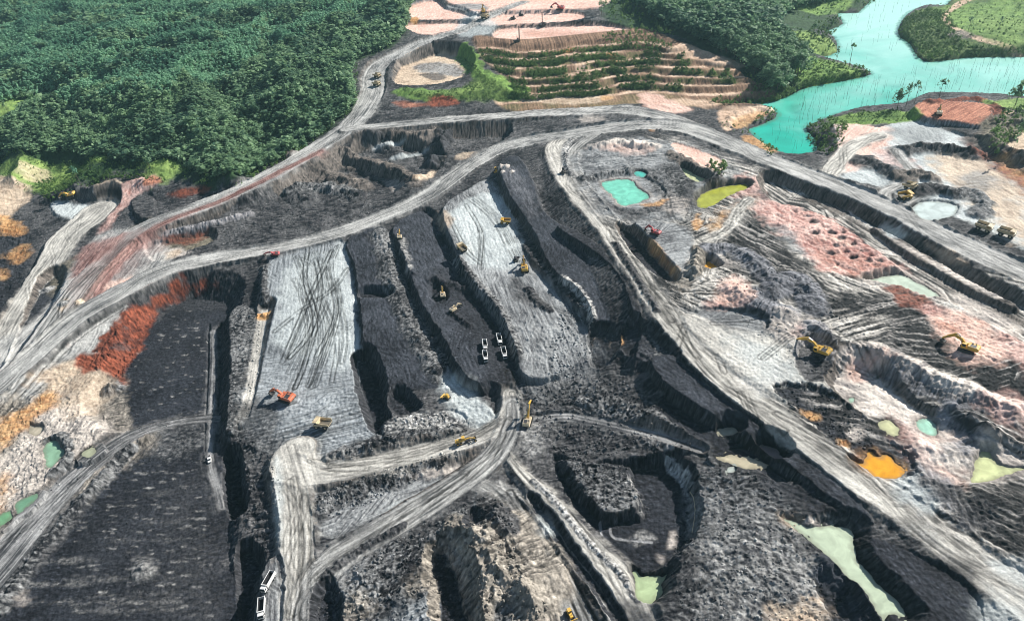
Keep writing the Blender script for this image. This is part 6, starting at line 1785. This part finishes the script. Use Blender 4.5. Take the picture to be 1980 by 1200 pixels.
# understorey bushes closing the forest floor
ub = clear_of(scatter(FL, 20000, None, 21), GLADES)
merged_trees('undergrowth', ub, 4 + 4 * rng.random(len(ub)), ['broad'] * len(ub), LEAF, 20, wide=1.7)

# ---- right forest: individual trees nearest the clearing, the far mass behind
fr_ = scatter([(1240,-24),(1640,-24),(1620,0),(1540,20),(1500,60),(1530,100),(1560,125),(1530,160),(1495,180),(1450,146),(1415,112),(1350,84),(1295,52),(1255,30)], 1500, None, 5)
hz = height_at(fr_[:, 0], fr_[:, 1]); u_, v_, dz_ = project(fr_[:, 0], fr_[:, 1], hz)
o_ = np.argsort(dz_); fr_ = fr_[o_]; u_ = u_[o_]; v_ = v_[o_]
vis = (v_ > -5) & (u_ < 1995)
ind = np.nonzero(vis)[0][:130]; msk = np.zeros(len(fr_), bool); msk[ind] = True
for i in ind:
    tree(fr_[i, 0], fr_[i, 1], 15 + 8 * rng.random(), 'broad', LEAF, 'tall dark jungle tree in the wood between the terraces and the lake', 'jungle trees by the lake', spread=1.25, name='jungle_tree')
merged_trees('jungle', fr_[~msk], 15 + 8 * rng.random((~msk).sum()), ['broad'] * int((~msk).sum()), LEAF, 3, wide=1.25)

# ---- shrubs: terraces, lake banks, peninsula, glades
gsel = TERR_K[TERR_G > 0.5]
gi = rng.choice(gsel, min(2600, len(gsel)), replace=False)
SH = [np.column_stack([X[gi], Y[gi]])]
shh = [1.8 + 2.4 * rng.random(len(gi))]
def shrubs(poly, n, h0, h1, seed):
    q = scatter(poly, n, None, seed); SH.append(q); shh.append(h0 + (h1 - h0) * np.random.default_rng(seed).random(n) ** 2)
shrubs([(1165,-30),(1260,-30),(1300,60),(1260,70),(1215,58),(1165,22)], 420, 2, 8, 1)
shrubs([(1170,70),(1240,64),(1300,92),(1280,100),(1180,86)], 260, 2, 5, 2)
PV = [(1738,62),(1760,30),(1790,16),(1840,2),(1870,-20),(2060,-20),(2060,108),(1980,106),(1870,108),(1800,116),(1776,106),(1766,88),(1742,74)]
shrubs(PV, 900, 1, 4, 3)
shrubs([(1738,62),(1760,32),(1800,20),(1840,40),(1850,70),(1900,92),(2060,96),(2060,108),(1870,109),(1800,117),(1776,107),(1766,88)], 1100, 1.5, 5.5, 33)
shrubs([(1640,16),(1690,0),(1690,8),(1640,22),(1600,36),(1560,66),(1612,90),(1600,106),(1580,112),(1600,96)], 160, 2, 5, 34)
shrubs([(1565,165),(1640,152),(1684,143),(1640,146),(1560,158),(1500,190),(1440,198),(1500,198)], 260, 2, 5, 35)
shrubs([(1480,118),(1580,112),(1680,142),(1640,152),(1560,166),(1498,190)], 330, 1.5, 5, 4)
shrubs([(1500,60),(1560,60),(1622,88),(1590,106),(1500,100)], 240, 1.5, 5, 5)
shrubs([(1540,0),(1690,-30),(1690,5),(1640,16),(1560,40)], 240, 1.5, 5, 6)
shrubs([(1440,140),(1500,150),(1530,185),(1500,196),(1400,205),(1380,192),(1450,172)], 260, 1.5, 5, 7)
shrubs([(1560,248),(1600,228),(1640,240),(1622,285),(1585,295)], 200, 2, 5.5, 8)
shrubs([(1640,222),(1735,212),(1770,220),(1740,234),(1660,240)], 160, 1, 3, 9)
shrubs([(1925,225),(2000,205),(2040,240),(1970,265),(1940,292),(1910,280)], 220, 2, 6, 10)
shrubs([(780,172),(830,180),(900,168),(930,150),(985,175),(1000,192),(940,196),(860,192),(800,186)], 420, 1.2, 3, 11)
shrubs([(893,104),(912,124),(935,145),(960,160),(930,150),(905,125)], 140, 1, 3, 12)
shrubs([(0,322),(60,318),(190,316),(207,328),(140,342),(90,376),(20,352)], 240, .8, 2.5, 13)
shrubs([(-20,300),(60,297),(206,297),(214,310),(350,312),(372,332),(415,346),(412,358),(360,350),(350,328),(284,326),(214,324),(190,316),(0,320)], 420, 1.5, 3.5, 41)
shrubs([(90,345),(200,332),(280,335),(330,352),(200,352),(120,386),(80,380)], 420, 1.5, 5, 14)
shrubs([(650,90),(760,30),(790,40),(770,80),(700,115)], 280, 1.5, 5, 15)
shrubs([(1395,240),(1410,255),(1440,262),(1500,292),(1510,286),(1470,262)], 60, 1, 3, 16)
shrubs([(1465,222),(1500,210),(1500,228),(1460,246)], 70, 1.5, 3.5, 17)
shrubs([(1370,318),(1395,310),(1410,325),(1395,345),(1372,340)], 40, 2, 5, 18)
shrubs([(1480,280),(1500,285),(1500,300),(1480,295)], 30, 1.5, 4, 19)
shrubs([(690,125),(688,205),(645,245),(560,296),(470,356),(455,350),(540,290),(640,225),(670,160)], 380, 1.5, 5, 20)
SHP = np.vstack(SH); SHH = np.concatenate(shh)
merged_trees('shrubbery', SHP, SHH, ['broad'] * len(SHP), LEAFB, 4)

# ---- trees that stand alone
def lone(px, py, h, kd, label, mat=LEAF, spread=1.0, name=None):
    p = pxyz(px, py); return tree(p.x, p.y, h, kd, mat, label, 'trees standing alone', spread=spread, name=name)
lone(158, 360, 21, 'flat', 'tall pale-trunked tree with small crown over the yellow-green glade', LEAFP, .6)
lone(290, 325, 15, 'broad', 'dark rounded tree between the two small glades', LEAF)
lone(18, 222, 17, 'flat', 'slender tree on the grassy slope at the left edge', LEAF, .6)
lone(1641, 134, 26, 'palm', 'slender palm-like tree rising from the grassy spit in the lake', LEAF, .8)
lone(1617, 118, 15, 'slim', 'thin leafless-looking tree by the upper spit', LEAF, .8)
lone(1735, 208, 18, 'broad', 'dark bushy tree on the lakeshore above the pink clearing, leftmost of its clump', LEAF, .9)
lone(1752, 204, 20, 'flat', 'tall thin-crowned tree in the lakeshore clump', LEAF, .7)
lone(1768, 200, 21, 'flat', 'tallest thin tree at the right of the lakeshore clump', LEAF, .6)
lone(1816, 188, 17, 'flat', 'flat-topped tree behind the red soil cut', LEAF, .9)
lone(1962, 206, 22, 'broad', 'wide dark tree at the right edge above the bank', LEAF, .9)
lone(1971, 262, 14, 'broad', 'dark tree beside the tan hollow at the right edge', LEAF, .9)
lone(1958, 290, 18, 'slim', 'thin bare tree leaning over the tan hollow', LEAF, .5)
lone(1398, 330, 9, 'broad', 'lone bushy tree beside the spoil mound above the yellow-green pond', LEAFB, 1.1)
lone(1163, 30, 22, 'slim', 'tall dark tree at the edge of the topmost pink pad', LEAF, 1.2)
lone(1872, 60, 15, 'flat', 'lone tree on the grassy peninsula', LEAF, .8)
lone(1932, 55, 13, 'slim', 'thin tree on the bright grass of the peninsula', LEAF, .8)
lone(1575, 60, 12, 'broad', 'rounded tree on the upper grassy spit', LEAF, .9)

# ---- drowned dead trunks in the lake
dead = []
for v in range(4):
    mb = MB(); r = np.random.default_rng(v)
    mb.cyl((0, 0, -.1), (r.normal(0, .03), r.normal(0, .03), 1), .012, .004, n=6)
    for i in range(v):
        z = r.uniform(.5, .9); a = r.uniform(0, 6.28)
        mb.cyl((0, 0, z), (.12 * math.cos(a), .12 * math.sin(a), z + .1), .007, .003, n=4)
    me = bpy.data.meshes.new('dead_tree'); mb.bm.to_mesh(me); mb.bm.free(); me.materials.append(DEADW)
    dead.append(me)
LP = catmull(ground(LAKE, 24), 3)
def drowned(poly, n, h0, h1, label, group, seed):
    q = scatter(poly, n * 2, 24, seed); q = q[inside(LP, q[:, 0], q[:, 1])][:n]
    r = np.random.default_rng(seed)
    for x, y in q:
        o = bpy.data.objects.new('dead_tree', dead[r.integers(4)]); COLL.objects.link(o)
        h = r.uniform(h0, h1)
        o.location = (x, y, 23.2); o.scale = (h * .8, h * .8, h); o.rotation_euler = (r.normal(0, .05), r.normal(0, .05), r.uniform(0, 6.28))
        tag(o, label, 'dead tree', group)
drowned([(1535,180),(1600,165),(1720,150),(1750,185),(1700,208),(1600,228),(1545,245)], 110, 5, 13, 'dark bare trunk standing drowned in the near green arm of the lake', 'drowned trunks in the near arm', 1)
drowned([(1760,140),(1980,118),(1980,194),(1880,186),(1770,188)], 130, 5, 13, 'bare trunk standing in the pale water before the red soil cut', 'drowned trunks in the pale bay', 2)
drowned([(1660,20),(1780,10),(1740,90),(1700,130),(1620,110)], 40, 6, 14, 'bare trunk standing in the narrow far channel of the lake', 'drowned trunks in the channel', 3)
drowned([(1510,235),(1570,250),(1585,290),(1525,300),(1490,275)], 22, 4, 9, 'short bare trunk in the green corner of the lake by the road', 'drowned trunks by the road', 4)

# ---- loose rock and coal chunks
ROCKM = bpy.data.materials.new('loose_rock'); ROCKM.use_nodes = True
nt = ROCKM.node_tree; b = nt.nodes['Principled BSDF']
at = nt.nodes.new('ShaderNodeAttribute'); at.attribute_name = 'soil'; nt.links.new(at.outputs['Color'], b.inputs['Base Color']); b.inputs['Roughness'].default_value = 0.9
def rubble(polys, seed, name='rubble'):
    r = np.random.default_rng(seed)
    ico = bmesh.new(); bmesh.ops.create_icosphere(ico, subdivisions=1, radius=1.0)
    bv = np.array([v.co[:] for v in ico.verts]); bf = np.array([[v.index for v in f.verts] for f in ico.faces]); ico.free()
    Vs, Fs, Cs = [], [], []; n0 = 0
    for poly, n, s0, s1 in polys:
        q = scatter(poly, n, None, seed + n)
        hz = height_at(q[:, 0], q[:, 1])
        for (x, y), z in zip(q, hz):
            s = .8 * (s0 + (s1 - s0) * r.random() ** 4)
            v = bv * (1 + .35 * r.normal(size=(len(bv), 1))).clip(.5, 1.5) * np.array([s, s * r.uniform(.6, 1), s * r.uniform(.5, .8)])
            a = r.uniform(0, 6.283); c, sn = math.cos(a), math.sin(a)
            v = np.column_stack([v[:, 0] * c - v[:, 1] * sn + x, v[:, 0] * sn + v[:, 1] * c + y, v[:, 2] + z + s * .15])
            Vs.append(v); Fs.append(bf + n0); n0 += len(bv)
            i = int(np.clip(np.searchsorted(Yr, y), 0, NR - 1)) * NC + int(np.clip((x / np.interp(y, Yr, Wr) + 1) / 2 * (NC - 1), 0, NC - 1))
            Cs.append(np.repeat(COL[i][None] * r.uniform(.6, 1.25), len(bv), 0))
    me = raw_mesh(name, np.vstack(Vs), np.vstack(Fs), np.clip(np.vstack(Cs), .01, .8), 'soil', 3); me.materials.append(ROCKM)
    o = bpy.data.objects.new(name, me); COLL.objects.link(o); o['kind'] = 'stuff'
rubble([([(1340,930),(1480,920),(1560,1010),(1660,1140),(1680,1215),(1320,1215)], 2600, .15, .8), ([(1090,885),(1200,895),(1240,970),(1160,985)], 700, .25, 1.0),
        ([(1000,740),(1150,720),(1280,780),(1360,870),(1200,880),(1050,860)], 1600, .25, 1.1), ([(445,605),(500,600),(500,720),(470,830),(440,830)], 500, .25, 1.1),
        ([(640,1130),(800,1020),(960,960),(1020,1100),(1040,1210),(640,1210)], 1500, .25, 1.2), ([(612,960),(700,920),(900,865),(800,930),(640,1000)], 700, .25, 1.1),
        ([(1090,590),(1150,600),(1150,700),(1060,730)], 600, .3, 1.2), ([(740,440),(800,560),(870,720),(840,730),(760,560)], 500, .25, 1.0),
        ([(745,800),(905,815),(880,845),(640,890),(700,850)], 600, .25, 1.0), ([(1500,752),(1600,765),(1700,840),(1640,868),(1560,810)], 400, .25, 1.0),
        ([(1380,500),(1560,520),(1700,700),(1600,740),(1450,640)], 700, .25, 1.0), ([(440,840),(530,880),(535,1060),(470,1070)], 500, .25, 1.1),
        ([(840,420),(900,520),(990,700),(900,720),(800,550)], 700, .2, .7), ([(180,610),(400,600),(400,880),(330,1190),(120,1190),(230,900)], 1500, .15, .6),
        ([(0,860),(110,760),(240,850),(100,1010),(0,1060)], 500, .2, .8), ([(560,340),(780,300),(960,280),(700,420),(540,440)], 800, .3, 1.1)], 5)

# pale hose line on the lip of the pit
h3 = hit([(1334, 951), (1341, 962), (1344, 985), (1343, 1000), (1338, 1030)])
cv = MB()
for a, b_ in zip(h3[:-1], h3[1:]):
    cv.cyl((a[0], a[1], a[2] + .25), (b_[0], b_[1], b_[2] + .25), .2, n=6)
tag(cv.build('hose', M['cream']), 'thin pale hose lying along the right lip of the dark pit', 'hose')
